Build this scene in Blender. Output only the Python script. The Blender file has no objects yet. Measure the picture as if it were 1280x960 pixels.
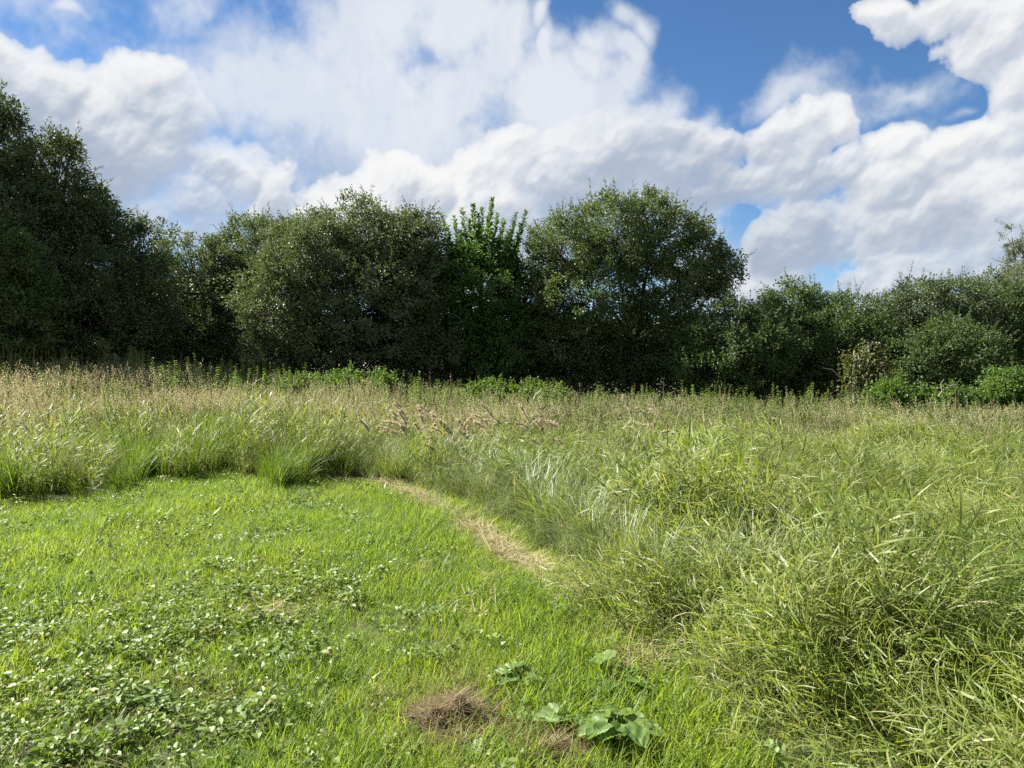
import bpy, math, random
import numpy as np

# ------------------------------------------------------------------ camera, sky, sun, exposure
scene = bpy.context.scene
COL = scene.collection
R = math.radians
EYE = 1.6
HORIZON, FOCAL = 460.0, 960.0          # horizon row and focal length of the 1280 px wide photograph

cam = bpy.data.cameras.new('camera')
cam.sensor_width = 36.0
cam.lens = 27.0
cam.clip_end = 5000
cam_o = bpy.data.objects.new('camera', cam)
cam_o.location = (0, 0, EYE)
cam_o.rotation_euler = (R(90 - 1.2), 0, 0)
COL.objects.link(cam_o)
scene.camera = cam_o

SUN_EL, SUN_AZ = R(44), R(-70)          # azimuth from +Y, negative to the left
sun_dir = (math.sin(SUN_AZ) * math.cos(SUN_EL), math.cos(SUN_AZ) * math.cos(SUN_EL), math.sin(SUN_EL))
sl = bpy.data.lights.new('sun', 'SUN')
sl.energy = 5.0
sl.angle = R(0.5)
sl.color = (1.0, 0.95, 0.86)
so = bpy.data.objects.new('sun', sl)
so.rotation_euler = (math.pi / 2 - SUN_EL, 0, -SUN_AZ + math.pi)
COL.objects.link(so)

scene.view_settings.view_transform = 'Standard'
scene.view_settings.look = 'None'
scene.view_settings.exposure = 1.75
SKY_STRENGTH = 0.05
scene.view_settings.gamma = 1
scene.view_settings.use_curve_mapping = False
scene.cycles.use_denoising = False
scene.cycles.max_bounces = 6
scene.cycles.diffuse_bounces = 3
scene.cycles.glossy_bounces = 2
scene.cycles.transmission_bounces = 4
scene.cycles.caustics_reflective = False
scene.cycles.caustics_refractive = False
scene.cycles.sample_clamp_indirect = 6.0



class Nodes:
    def __init__(self, tree):
        self.t = tree

    def new(self, kind, **kw):
        n = self.t.nodes.new(kind)
        for k, v in kw.items():
            setattr(n, k, v)
        return n

    def put(self, sock, v):
        if isinstance(v, bpy.types.NodeSocket):
            self.t.links.new(v, sock)
        elif v is not None:
            sock.default_value = v

    def math(self, op, a, b=None, c=None, clamp=False):
        n = self.new('ShaderNodeMath', operation=op, use_clamp=clamp)
        for i, v in enumerate((a, b, c)):
            if v is not None:
                self.put(n.inputs[i], v)
        return n.outputs[0]

    def vmath(self, op, a, b=None, c=None):
        n = self.new('ShaderNodeVectorMath', operation=op)
        for i, v in enumerate((a, b, c)):
            if v is not None:
                self.put(n.inputs[i], v)
        return n.outputs['Value'] if op in ('LENGTH', 'DOT_PRODUCT') else n.outputs[0]

    def ramp01(self, v, lo, hi, a=0.0, b=1.0):
        n = self.new('ShaderNodeMapRange', interpolation_type='SMOOTHSTEP')
        self.put(n.inputs[0], v)
        for i, q in enumerate((lo, hi, a, b)):
            self.put(n.inputs[i + 1], q)
        return n.outputs[0]

    def noise(self, vec, scale, detail=4, rough=0.5, dist=0.0, out=0, lac=2.0):
        n = self.new('ShaderNodeTexNoise')
        self.put(n.inputs['Vector'], vec)
        n.inputs['Scale'].default_value = scale
        n.inputs['Detail'].default_value = detail
        n.inputs['Roughness'].default_value = rough
        n.inputs['Lacunarity'].default_value = lac
        n.inputs['Distortion'].default_value = dist
        return n.outputs[out]

    def mix(self, f, a, b):
        n = self.new('ShaderNodeMix', data_type='RGBA')
        self.put(n.inputs[0], f)
        self.put(n.inputs[6], a)
        self.put(n.inputs[7], b)
        return n.outputs[2]


def direction(px, py):
    """azimuth and elevation of a point of the sky seen at a pixel of the photograph"""
    x, z = (px - 640) / FOCAL, (HORIZON - py) / FOCAL
    return math.atan2(x, 1.0), math.atan2(z, math.hypot(x, 1.0))


SKY_AZ, SKY_LO, SKY_HI = 1.0, -0.03, 0.95      # the mapped part of the sky: azimuth either side, elevation from - to
SKY_W, SKY_H = 2300, 1127


# heaps (centre column, centre row, half width, half height, weight)
CUMULUS = [
    (10, 110, 48, 46, 1), (40, 160, 60, 60, 1), (85, 128, 34, 38, 1), (175, 130, 48, 36, 1), (120, 190, 105, 70, 1), (60, 220, 80, 70, 1), (200, 180, 48, 60, 1), (150, 260, 120, 60, .9),
    (268, 195, 40, 26, 1), (300, 215, 38, 30, 1), (335, 238, 24, 34, .9), (255, 235, 60, 46, .8),
    (478, 232, 48, 34, 1), (530, 245, 40, 32, 1), (470, 262, 80, 34, .8), (600, 235, 42, 52, 1), (650, 190, 50, 34, .9), (700, 215, 60, 40, .9), (760, 185, 60, 40, .9), (730, 240, 90, 26, .8), (575, 275, 44, 30, .9), (640, 280, 60, 60, .9), (612, 215, 22, 22, .9),
     (660, 215, 70, 50, .8),
    (705, 190, 90, 42, .8), (790, 165, 80, 42, .9), (800, 215, 95, 46, 1), (845, 150, 40, 32, .9), (905, 165, 46, 36, 1), (880, 205, 80, 48, 1), (960, 170, 46, 36, 1), (930, 225, 120, 36, 1), (985, 190, 60, 44, 1),
    (1000, 165, 44, 40, .9), (1040, 150, 26, 30, .8), (1000, 225, 70, 42, 1),
    (1035, 215, 36, 30, 1), (1070, 205, 36, 34, 1), (1115, 180, 44, 28, 1), (1130, 225, 80, 50, 1), (1190, 195, 50, 34, 1), (1225, 165, 50, 36, 1), (1280, 155, 70, 50, 1),
    (1020, 300, 70, 56, 1), (975, 320, 48, 46, .9), (1100, 300, 120, 66, 1), (1210, 270, 120, 80, 1), (1290, 260, 110, 120, 1), (1150, 350, 160, 40, .9), (960, 365, 70, 26, .7),
    (1110, 8, 44, 28, .9), (1165, 10, 80, 44, 1), (1205, 55, 50, 34, .9), (1230, 30, 70, 60, 1), (1275, 90, 46, 56, 1), (1340, 60, 100, 110, 1),
    (-90, 190, 110, 120, 1), (-260, 120, 150, 90, 1), (1480, 200, 160, 110, 1),
]
VEIL = [
    (190, 130, 80, 26, .6), (260, 128, 100, 36, 1), (350, 130, 130, 60, 1), (440, 110, 120, 80, 1), (560, 110, 140, 90, 1), (440, 25, 36, 60, .7), (490, 20, 60, 60, .9), (570, 20, 80, 60, .9), (640, 40, 46, 70, .9), (700, 120, 90, 60, 1),
    (420, 200, 150, 80, .9), (280, 270, 110, 60, .8), (560, 200, 190, 90, 1), (730, 160, 120, 50, .8), (700, 240, 140, 60, .9), (803, 18, 12, 34, .9), (786, 50, 20, 30, .95), (772, 82, 20, 26, .9), (755, 110, 24, 26, .9), (712, 70, 14, 44, .9), (697, 8, 14, 20, .8),
    (222, 50, 18, 40, .3), (1150, 98, 50, 12, .3), (965, 102, 22, 10, .35), (885, 112, 18, 12, .7), (108, 38, 9, 5, .5), (1215, 118, 16, 10, .6),  (840, 100, 14, 18, .45),
    (840, 130, 60, 20, .6), (1190, 250, 140, 90, 1), (940, 345, 90, 40, .7), (160, 250, 130, 120, .7), (20, 180, 110, 100, .6), (1035, 112, 30, 24, .45), (290, 340, 160, 80, .8), (480, 330, 200, 90, .9), (120, 340, 200, 80, .8), (680, 320, 120, 60, .8), (1120, 395, 260, 40, .9),
]


class SkyNoise:
    """smooth random fields over azimuth and elevation"""

    def __init__(self, az, el, seed):
        self.az, self.el = az, el
        self.r = np.random.default_rng(seed)

    @staticmethod
    def spline(a, x, axis):
        """cubic B-spline through the rows of a lattice"""
        i = np.floor(x).astype(int)
        f = (x - i).astype(np.float32)
        f = f[:, None] if axis == 0 else f[None, :]
        w = ((1 - f) ** 3 / 6, (3 * f ** 3 - 6 * f ** 2 + 4) / 6, (-3 * f ** 3 + 3 * f ** 2 + 3 * f + 1) / 6, f ** 3 / 6)
        return sum(np.take(a, i + k, axis=axis) * w[k] for k in range(4))

    def layer(self, sx, sy):
        x = (self.az + SKY_AZ) / sx
        y = (self.el - SKY_LO) / sy
        L = self.r.normal(size=(int(y.max()) + 5, int(x.max()) + 5)).astype(np.float32)
        return self.spline(self.spline(L, y, 0), x, 1) * 1.9

    def domes(self, s, A, E):
        """overlapping round domes, one to a cell of a jittered lattice"""
        x, y = (A + SKY_AZ + 0.2) / s, (E - SKY_LO + 0.2) / s
        i, j = np.floor(y).astype(int), np.floor(x).astype(int)
        ny, nx = int(i.max()) + 3, int(j.max()) + 3
        ox, oy, rad = self.r.random((ny, nx)).astype(np.float32), self.r.random((ny, nx)).astype(np.float32), self.r.uniform(0.6, 1.15, (ny, nx)).astype(np.float32)
        best = np.zeros(A.shape, np.float32)
        for di in (-1, 0, 1):
            for dj in (-1, 0, 1):
                a, b = np.clip(i + di, 0, ny - 1), np.clip(j + dj, 0, nx - 1)
                d2 = (x - b - ox[a, b]) ** 2 + (y - a - oy[a, b]) ** 2
                r = rad[a, b]
                best = np.maximum(best, np.sqrt(np.clip(r * r - d2, 0, None)))
        return best

    def fbm(self, s, octaves, gain=0.5, billow=False, sy=None):
        out, amp, tot = 0, 1.0, 0
        sy = s if sy is None else sy
        for k in range(octaves):
            if s < 0.0014:
                break
            n = self.layer(s, sy)
            if billow:
                n = 0.9 - 1.5 * np.abs(n)
            out = out + n * amp
            tot += amp * amp
            amp *= gain
            s, sy = s * 0.49, sy * 0.49
        return out / tot ** 0.5


def sample(img, i, j):
    H, W = img.shape
    i, j = np.clip(i, 0, H - 1.001), np.clip(j, 0, W - 1.001)
    i0, j0 = i.astype(int), j.astype(int)
    a, b = (i - i0).astype(np.float32), (j - j0).astype(np.float32)
    return (img[i0, j0] * (1 - a) + img[i0 + 1, j0] * a) * (1 - b) + (img[i0, j0 + 1] * (1 - a) + img[i0 + 1, j0 + 1] * a) * b


def blur(a, n):
    for ax in (0, 1):
        p = np.pad(a, [(n + 1, n) if q == ax else (0, 0) for q in (0, 1)], mode='edge')
        c = np.cumsum(p, axis=ax, dtype=np.float64)
        hi = np.take(c, np.arange(2 * n + 1, c.shape[ax]), axis=ax)
        lo = np.take(c, np.arange(0, c.shape[ax] - 2 * n - 1), axis=ax)
        a = ((hi - lo) / (2 * n + 1)).astype(np.float32)
    return a


def smoothstep(x, a, b):
    t = np.clip((x - a) / (b - a), 0, 1)
    return t * t * (3 - 2 * t)


def heaps(az, el, blobs, margin=0.07):
    """1 in the middle of a heap, 0 at its rim, negative outside"""
    best = np.full(az.shape, -1.2, np.float32)
    k = 0.18
    H, W = az.shape
    for (px, py, rx, ry, w) in blobs:
        a, e = direction(px, py)
        ra = abs(direction(px + rx, py)[0] - a)
        re = abs(direction(px, py - ry)[1] - e)
        j0, j1 = [int(np.clip((q + SKY_AZ) / (2 * SKY_AZ) * W, 0, W)) for q in (a - 2.2 * ra - margin, a + 2.2 * ra + margin)]
        i0, i1 = [int(np.clip((q - SKY_LO) / (SKY_HI - SKY_LO) * H, 0, H)) for q in (e - 2.2 * re - margin, e + 2.2 * re + margin)]
        if i1 <= i0 or j1 <= j0:
            continue
        v = best[i0:i1, j0:j1]
        f = w * (1 - np.sqrt(((az[i0:i1, j0:j1] - a) / ra) ** 2 + ((el[i0:i1, j0:j1] - e) / re) ** 2))
        h = np.maximum(k - np.abs(f - v), 0) / k
        best[i0:i1, j0:j1] = np.maximum(f, v) + h * h * k * 0.25
    return best


def cloud_map():
    """the clouds of the photograph's sky: colour as seen and cover, over azimuth and elevation"""
    az = np.linspace(-SKY_AZ, SKY_AZ, SKY_W).astype(np.float32)
    el = np.linspace(SKY_LO, SKY_HI, SKY_H).astype(np.float32)
    S = SkyNoise(az, el, 12)
    A, E = np.meshgrid(az, el)
    w1, w2 = S.fbm(0.11, 4), S.fbm(0.11, 4)
    w3, w4 = S.fbm(0.03, 3), S.fbm(0.03, 3)
    WA, WE = A + 0.011 * w1 + 0.004 * w3, E + 0.011 * w2 + 0.004 * w4
    # heaps of cumulus
    F = np.minimum(heaps(WA, WE, CUMULUS), 0.55)
    I, J = np.mgrid[0:SKY_H, 0:SKY_W].astype(np.float32)
    px = SKY_W / (2 * SKY_AZ)
    fb = S.fbm(0.14, 9, 0.60)
    # rounded puffs: heaped spheres of several sizes
    puff = 0
    for s_, g_ in ((0.085, 0.50), (0.042, 0.32), (0.021, 0.20), (0.0105, 0.12)):
        puff = puff + g_ * S.domes(s_, A + 0.006 * w3, E + 0.006 * w4)
    H = 0.80 * F + 0.52 * (puff - 0.52) + 0.21 * fb + 0.040 * S.fbm(0.03, 6, 0.72) - 0.055
    T = np.clip(H, 0, None)
    la, le = math.cos(math.radians(118)), math.sin(math.radians(118))
    # light: what lies between a place and the sun, up and to the left
    acc = np.zeros_like(T)
    Tm = blur(T, 5)
    step = 0.0065 * px
    for k in range(1, 9):
        d = step * k * (1 + 0.12 * k)
        acc += sample(Tm, I + le * d, J + la * d) / (1 + 0.18 * k)
    shade = np.exp(-0.55 * acc)
    rel = 0
    for n, g, lo, hi in ((1, 0.006, -0.10, 0.16), (3, 0.012, -0.16, 0.22), (9, 0.022, -0.14, 0.16)):
        gy, gx = np.gradient(blur(T, n))
        rel = rel + np.clip(-(gx * la + gy * le) * px * g, lo, hi)
    big = S.fbm(0.24, 6, 0.55)
    soft = 0.36 + 0.64 * smoothstep(S.fbm(0.16, 5) + 1.5 * shade - 0.9, -0.9, 0.9)
    wisp = S.fbm(0.03, 6, 0.68)
    ca = 1 - np.exp(-(np.clip(T + 0.030 * wisp * np.exp(-6 * T) * (T > 0), 0, None) * 8.0 * soft) ** 1.15)
    lit = 0.31 + 0.56 * shade + 0.46 * rel + 0.26 * np.exp(-6.0 * T) + 0.10 * np.exp(-14.0 * T) + 0.16 * big + 0.05 * wisp + 0.07 * fb
    lit = lit - 0.16 * smoothstep(0.30 - E, 0.0, 0.16) - 0.10 * smoothstep(E, 0.36, 0.46)
    lit = smoothstep(lit, -0.10, 1.08)[..., None]
    dark = np.array([0.41, 0.48, 0.605], np.float32)
    lite = np.array([0.95, 0.95, 0.945], np.float32)
    ccol = dark + (lite - dark) * lit
    # thin veil, drawn out in streaks that fan up from behind the trees
    st = S.fbm(0.20, 8, 0.58)
    fine = S.fbm(0.05, 7, 0.64)
    ca0, ce0 = direction(500, 420)
    th = np.arctan2(A - ca0 + 0.010 * w3, E - ce0 + 0.05) + 0.015 * w1
    rr = np.hypot(A - ca0, E - ce0 + 0.05)
    streak = sample(fine, (rr * 0.30 * px) % (SKY_H - 2), ((th + 4) * 0.55 * px) % (SKY_W - 2))
    tuft = S.fbm(0.10, 9, 0.64)
    V = heaps(A + 0.020 * w1, E + 0.020 * w2, VEIL) + 0.16 * st + 0.05 * streak + 0.30 * tuft - 0.06
    va = smoothstep(V, -0.45, 0.75) * (0.92 - 0.10 * smoothstep(streak, -1, 1))
    vl = smoothstep(0.50 * S.fbm(0.3, 5) + 0.35 * st + 0.15 * streak + 0.35 * tuft + 2.3 * smoothstep(E, 0.17, 0.40) - 0.80, -0.9, 1.0)[..., None]
    vdark = np.array([0.42, 0.515, 0.67], np.float32)
    vlite = np.array([0.83, 0.86, 0.905], np.float32)
    vcol = vdark + (vlite - vdark) * vl
    alpha = 1 - (1 - va) * (1 - ca * 0.98)
    col = (vcol * (va * (1 - ca * 0.98))[..., None] + ccol * (ca * 0.98)[..., None]) / np.maximum(alpha, 1e-4)[..., None]
    # away from the mapped part the clouds thin out into the plain sky
    f = smoothstep(SKY_AZ - np.abs(A), 0.0, 0.25) * smoothstep(SKY_HI - E, 0.0, 0.25)
    return col, alpha * f


def make_world():
    w = bpy.data.worlds.new('World')
    scene.world = w
    w.use_nodes = True
    nt = w.node_tree
    nt.nodes.clear()
    N = Nodes(nt)
    out = N.new('ShaderNodeOutputWorld')
    bg = N.new('ShaderNodeBackground')
    bg.inputs[1].default_value = SKY_STRENGTH
    sky = N.new('ShaderNodeTexSky', sky_type='NISHITA', sun_disc=False, sun_elevation=SUN_EL, sun_rotation=SUN_AZ,
                altitude=1800.0, air_density=1.0, dust_density=0.25, ozone_density=3.0)
    col, cover = cloud_map()
    col = col / (SKY_STRENGTH * 2 ** scene.view_settings.exposure)
    img = bpy.data.images.new('cloud_map', SKY_W, SKY_H, alpha=True, float_buffer=True)
    img.colorspace_settings.name = 'Non-Color'
    img.alpha_mode = 'CHANNEL_PACKED'
    img.pixels.foreach_set(np.concatenate([col, cover[..., None]], -1).astype(np.float32).ravel())
    img.update()
    tc = N.new('ShaderNodeTexCoord')
    sep = N.new('ShaderNodeSeparateXYZ')
    N.put(sep.inputs[0], tc.outputs['Generated'])
    az = N.math('ARCTAN2', sep.outputs[0], sep.outputs[1])
    el = N.math('ARCSINE', sep.outputs[2])
    c = N.new('ShaderNodeCombineXYZ')
    N.put(c.inputs[0], N.math('MULTIPLY_ADD', az, 0.5 / SKY_AZ, 0.5))
    N.put(c.inputs[1], N.math('MULTIPLY_ADD', el, 1 / (SKY_HI - SKY_LO), -SKY_LO / (SKY_HI - SKY_LO)))
    tx = N.new('ShaderNodeTexImage', image=img, extension='EXTEND', interpolation='Cubic')
    N.put(tx.inputs[0], c.outputs[0])
    # broken cloud added over the unseen sky, beside and behind, to brighten shaded sides
    inside = N.math('MULTIPLY', N.ramp01(N.math('ABSOLUTE', az), SKY_AZ - 0.28, SKY_AZ - 0.02, 1, 0), N.ramp01(el, SKY_HI - 0.28, SKY_HI - 0.02, 1, 0))
    rest = N.math('MULTIPLY', N.ramp01(N.noise(tc.outputs['Generated'], 3.2, 4, 0.55), 0.40, 0.60), N.math('SUBTRACT', 0.95, inside))
    white = 0.86 / (SKY_STRENGTH * 2 ** scene.view_settings.exposure)
    hs = N.new('ShaderNodeHueSaturation')
    hs.inputs['Saturation'].default_value = 1.16
    hs.inputs['Value'].default_value = 0.86
    N.put(hs.inputs['Color'], sky.outputs[0])
    plain = N.mix(rest, hs.outputs[0], (white, white, white * 1.02, 1))
    N.put(bg.inputs[0], N.mix(tx.outputs['Alpha'], plain, tx.outputs['Color']))
    N.put(out.inputs[0], bg.outputs[0])
    w.cycles.sampling_method = 'MANUAL'
    w.cycles.sample_map_resolution = 1024


make_world()

# ------------------------------------------------------------------ helpers
rng = np.random.default_rng(7)


def ground_z(x, y):
    x = np.asarray(x, float)
    y = np.asarray(y, float)
    t = np.clip((y - 8.5) / 13.0, 0, 1)
    t = t * t * (3 - 2 * t)
    slope = np.where(x < 0, -0.080, -0.026) * np.clip(x, -22, 26) * t
    bump = 0.025 * np.sin(x * 1.7 + y * 0.6) * np.sin(y * 1.1 - x * 0.4) + 0.015 * np.sin(x * 4.1 + 1) * np.sin(y * 3.7)
    return slope + bump


def ground_at(px, py):
    """point of level ground seen at a pixel of the photograph"""
    y = EYE * FOCAL / (py - HORIZON)
    return ((px - 640) / FOCAL * y, y)


def space_at(px, py, y):
    return np.array([(px - 640) / FOCAL * y, y, EYE + (HORIZON - py) / FOCAL * y])


LAWN_EDGE = [ground_at(*p) for p in [
    (-150, 634), (0, 627), (60, 629), (120, 622), (168, 620), (190, 602), (230, 606), (270, 598), (325, 604), (345, 617), (368, 614), (388, 600), (440, 602), (500, 610), (560, 632),
    (640, 662), (720, 722), (795, 800), (870, 890), (950, 975), (1080, 1040)]] + [(1.6, 1.9), (2.0, -4), (-16, -4), (-16, 9.6)]


STRIP = [(480, 608), (515, 622), (560, 645), (605, 674), (650, 704), (690, 730), (730, 762), (775, 808), (815, 855)]     # cut grass left dry


def in_lawn(x, y):
    x = np.asarray(x, float)
    y = np.asarray(y, float)
    c = np.zeros(x.shape, bool)
    n = len(LAWN_EDGE)
    for i in range(n):
        x0, y0 = LAWN_EDGE[i]
        x1, y1 = LAWN_EDGE[(i + 1) % n]
        if y0 == y1:
            continue
        hit = ((y0 > y) != (y1 > y)) & (x < (x1 - x0) * (y - y0) / (y1 - y0) + x0)
        c ^= hit
    return c


def edge_distance(x, y):
    x = np.asarray(x, float)
    y = np.asarray(y, float)
    best = np.full(x.shape, 1e9)
    for i in range(len(LAWN_EDGE) - 4):
        ax, ay = LAWN_EDGE[i]
        bx, by = LAWN_EDGE[i + 1]
        dx, dy = bx - ax, by - ay
        t = np.clip(((x - ax) * dx + (y - ay) * dy) / (dx * dx + dy * dy), 0, 1)
        best = np.minimum(best, np.hypot(x - ax - t * dx, y - ay - t * dy))
    return best


def smooth_noise(x, y, seed, scale):
    """value noise 0..1"""
    x = np.asarray(x, float) / scale
    y = np.asarray(y, float) / scale
    r = np.random.default_rng(seed)
    tab = r.random((64, 64))
    xi, yi = np.floor(x).astype(int), np.floor(y).astype(int)
    fx, fy = x - xi, y - yi
    fx, fy = fx * fx * (3 - 2 * fx), fy * fy * (3 - 2 * fy)
    a, b = tab[xi % 64, yi % 64], tab[(xi + 1) % 64, yi % 64]
    c, d = tab[xi % 64, (yi + 1) % 64], tab[(xi + 1) % 64, (yi + 1) % 64]
    return (a * (1 - fx) + b * fx) * (1 - fy) + (c * (1 - fx) + d * fx) * fy


class Geo:
    """quads collected as arrays, with a material slot and a random number for each"""

    def __init__(self):
        self.v, self.f, self.m, self.r, self.n = [], [], [], [], 0

    def add(self, verts, faces, mat=0, rnd=None):
        verts = np.asarray(verts, np.float32).reshape(-1, 3)
        faces = np.asarray(faces, np.int64).reshape(-1, 4)
        self.v.append(verts)
        self.f.append(faces + self.n)
        m = np.full(len(faces), mat, np.int32) if np.isscalar(mat) else np.asarray(mat, np.int32)
        self.m.append(m)
        r = np.random.default_rng(self.n + 1).random() if rnd is None else rnd
        r = np.full(len(faces), r, np.float32) if np.isscalar(r) else np.asarray(r, np.float32)
        self.r.append(r)
        self.n += len(verts)

    def arrays(self):
        return np.concatenate(self.v), np.concatenate(self.f), np.concatenate(self.m), np.concatenate(self.r)

    def build(self, name, mats, parent=None, smooth=False):
        v, f, m, r = self.arrays()
        return link_mesh(name, v, f, m, r, mats, parent, smooth)


def link_mesh(name, v, f, m, r, mats, parent=None, smooth=False):
    me = bpy.data.meshes.new(name)
    me.vertices.add(len(v))
    me.vertices.foreach_set('co', np.ascontiguousarray(v, np.float32).ravel())
    me.loops.add(f.size)
    me.loops.foreach_set('vertex_index', np.ascontiguousarray(f, np.int32).ravel())
    me.polygons.add(len(f))
    me.polygons.foreach_set('loop_start', np.arange(0, f.size, 4, dtype=np.int32))
    me.polygons.foreach_set('material_index', np.ascontiguousarray(m, np.int32))
    if smooth:
        me.polygons.foreach_set('use_smooth', np.ones(len(f), bool))
    else:
        me.polygons.foreach_set('use_smooth', np.zeros(len(f), bool))
    at = me.attributes.new('plant_random', 'FLOAT', 'FACE')
    at.data.foreach_set('value', np.ascontiguousarray(r, np.float32))
    me.update(calc_edges=True)
    for mt in mats:
        me.materials.append(mt)
    o = bpy.data.objects.new(name, me)
    COL.objects.link(o)
    if parent is not None:
        o.parent = parent
    return o


def tag(o, label=None, cat=None, group=None, kind=None):
    if label:
        o['label'] = label
    if cat:
        o['category'] = cat
    if group:
        o['group'] = group
    if kind:
        o['kind'] = kind
    return o


def empty(name, loc, rz=0.0):
    o = bpy.data.objects.new(name, None)
    o.empty_display_size = 0.2
    o.location = loc
    o.rotation_euler = (0, 0, rz)
    COL.objects.link(o)
    return o


def norm(a):
    return a / np.maximum(np.linalg.norm(a, axis=-1, keepdims=True), 1e-9)


def leaves(geo, P, D, Nn, L, W, mat=0, rnd=None, droop=0.0):
    """one folded diamond for each leaf: P base, D direction, Nn upper side"""
    n = len(P)
    D = norm(D)
    S = norm(np.cross(D, Nn))
    U = norm(np.cross(S, D))
    L = np.broadcast_to(np.asarray(L, float), (n,))[:, None]
    W = np.broadcast_to(np.asarray(W, float), (n,))[:, None]
    mid = P + D * L * 0.48
    tip = P + D * L - U * L * droop
    v = np.stack([P, mid + S * W * 0.5 + U * W * 0.18, tip, mid - S * W * 0.5 + U * W * 0.18], 1)
    f = np.arange(n * 4).reshape(n, 4)
    geo.add(v, f, mat, np.random.default_rng(n).random(n) if rnd is None else rnd)


def round_leaves(geo, P, D, Nn, L, W, mat=0, rnd=None, droop=0.0):
    """rounder leaf of two quads, folded a little along its rib"""
    n = len(P)
    D = norm(D)
    S = norm(np.cross(D, Nn))
    U = norm(np.cross(S, D))
    L = np.broadcast_to(np.asarray(L, float), (n,))[:, None]
    W = np.broadcast_to(np.asarray(W, float), (n,))[:, None]
    a, b = P + D * L * 0.30, P + D * L * 0.74 - U * L * droop * 0.4
    v = np.stack([P, a + S * W * 0.5 + U * W * 0.14, b + S * W * 0.42 + U * W * 0.14, P + D * L - U * L * droop, b - S * W * 0.42 + U * W * 0.14, a - S * W * 0.5 + U * W * 0.14], 1)
    f = (np.arange(n) * 6)[:, None, None] + np.array([[0, 1, 2, 3], [0, 3, 4, 5]])[None]
    geo.add(v, f, mat, np.repeat(np.random.default_rng(n).random(n) if rnd is None else rnd, 2))


def blades(geo, base, az, th0, bend, L, W, k=3, mat=0, rnd=None, power=1.3, twist=0.0, taper=0.8):
    """grass blades: base points, azimuth of the lean, first angle from upright, further bend over the length"""
    base = np.asarray(base, float)
    n = len(base)
    bc = lambda a: np.broadcast_to(np.asarray(a, float), (n,))
    az, th0, bend, L, W, twist = bc(az), bc(th0), bc(bend), bc(L), bc(W), bc(twist)
    rows, p = [], base.copy()
    hz = np.stack([np.cos(az), np.sin(az), np.zeros(n)], 1)
    up = np.array([0, 0, 1.0])
    for i in range(k + 1):
        t = i / k
        a = az + math.pi / 2 + twist * t
        side = np.stack([np.cos(a), np.sin(a), np.zeros(n)], 1)
        w = W * (1 - t ** 1.6 * 0.97) * (taper + (1 - taper) * min(1, t * 3))
        rows.append((p - side * (w / 2)[:, None], p + side * (w / 2)[:, None]))
        th = th0 + bend * ((i + 0.5) / k) ** power
        p = p + (hz * np.sin(th)[:, None] + up * np.cos(th)[:, None]) * (L / k)[:, None]
    v = np.stack([q for r in rows for q in r], 1)          # n, 2(k+1), 3
    idx = np.arange(n)[:, None, None] * (2 * (k + 1))
    j = np.arange(k)[None, :, None] * 2
    f = idx + j + np.array([0, 1, 3, 2])[None, None, :]
    m = mat if np.isscalar(mat) else np.repeat(np.asarray(mat), k)
    r = np.repeat(np.random.default_rng(n + 3).random(n) if rnd is None else bc(rnd), k)
    geo.add(v, f, m, r)
    return p


def tube(geo, pts, radii, sides=5, mat=0, rnd=0.5):
    pts = np.asarray(pts, float)
    k = len(pts)
    d = norm(np.gradient(pts, axis=0))
    ref = np.array([0.31, 0.95, 0.05]) if abs(d[0][1]) < 0.9 else np.array([1.0, 0, 0])
    s = norm(np.cross(d, ref))
    u = np.cross(s, d)
    a = np.arange(sides) / sides * 2 * math.pi
    ring = pts[:, None, :] + (s[:, None, :] * np.cos(a)[None, :, None] + u[:, None, :] * np.sin(a)[None, :, None]) * np.asarray(radii)[:, None, None]
    i = np.arange(k - 1)[:, None] * sides
    j = np.arange(sides)[None, :]
    f = np.stack([i + j, i + (j + 1) % sides, i + sides + (j + 1) % sides, i + sides + j], -1)
    geo.add(ring, f, mat, rnd)


def scatter(protos, pos, rz, scale, lean_dir, lean, pick, rnd, zscale=None):
    """copies of small plants pressed into one big mesh of ground cover"""
    out = Geo()
    for q, (pv, pf, pm, pr) in enumerate(protos):
        s = np.nonzero(pick == q)[0]
        if not len(s):
            continue
        c, sn = np.cos(rz[s]), np.sin(rz[s])
        z = np.zeros(len(s))
        Rz = np.stack([np.stack([c, -sn, z], 1), np.stack([sn, c, z], 1), np.stack([z, z, z + 1], 1)], 1)
        ax = np.stack([-np.sin(lean_dir[s]), np.cos(lean_dir[s]), z], 1)
        K = np.zeros((len(s), 3, 3))
        K[:, 0, 1], K[:, 0, 2], K[:, 1, 0], K[:, 1, 2], K[:, 2, 0], K[:, 2, 1] = -ax[:, 2], ax[:, 1], ax[:, 2], -ax[:, 0], -ax[:, 1], ax[:, 0]
        ls, lc = np.sin(lean[s])[:, None, None], np.cos(lean[s])[:, None, None]
        Rl = np.eye(3)[None] + ls * K + (1 - lc) * (K @ K)
        M = Rl @ Rz * scale[s][:, None, None]
        v = np.einsum('nij,kj->nki', M, pv)
        if zscale is not None:
            v[:, :, 2] *= zscale[s][:, None]
        v = v + pos[s][:, None, :]
        f = pf[None] + (np.arange(len(s)) * len(pv))[:, None, None]
        r = (rnd[s][:, None] * 0.6 + pr[None] * 0.4)
        out.add(v.astype(np.float32), f, np.tile(pm, len(s)), r.ravel())
    return out


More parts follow.
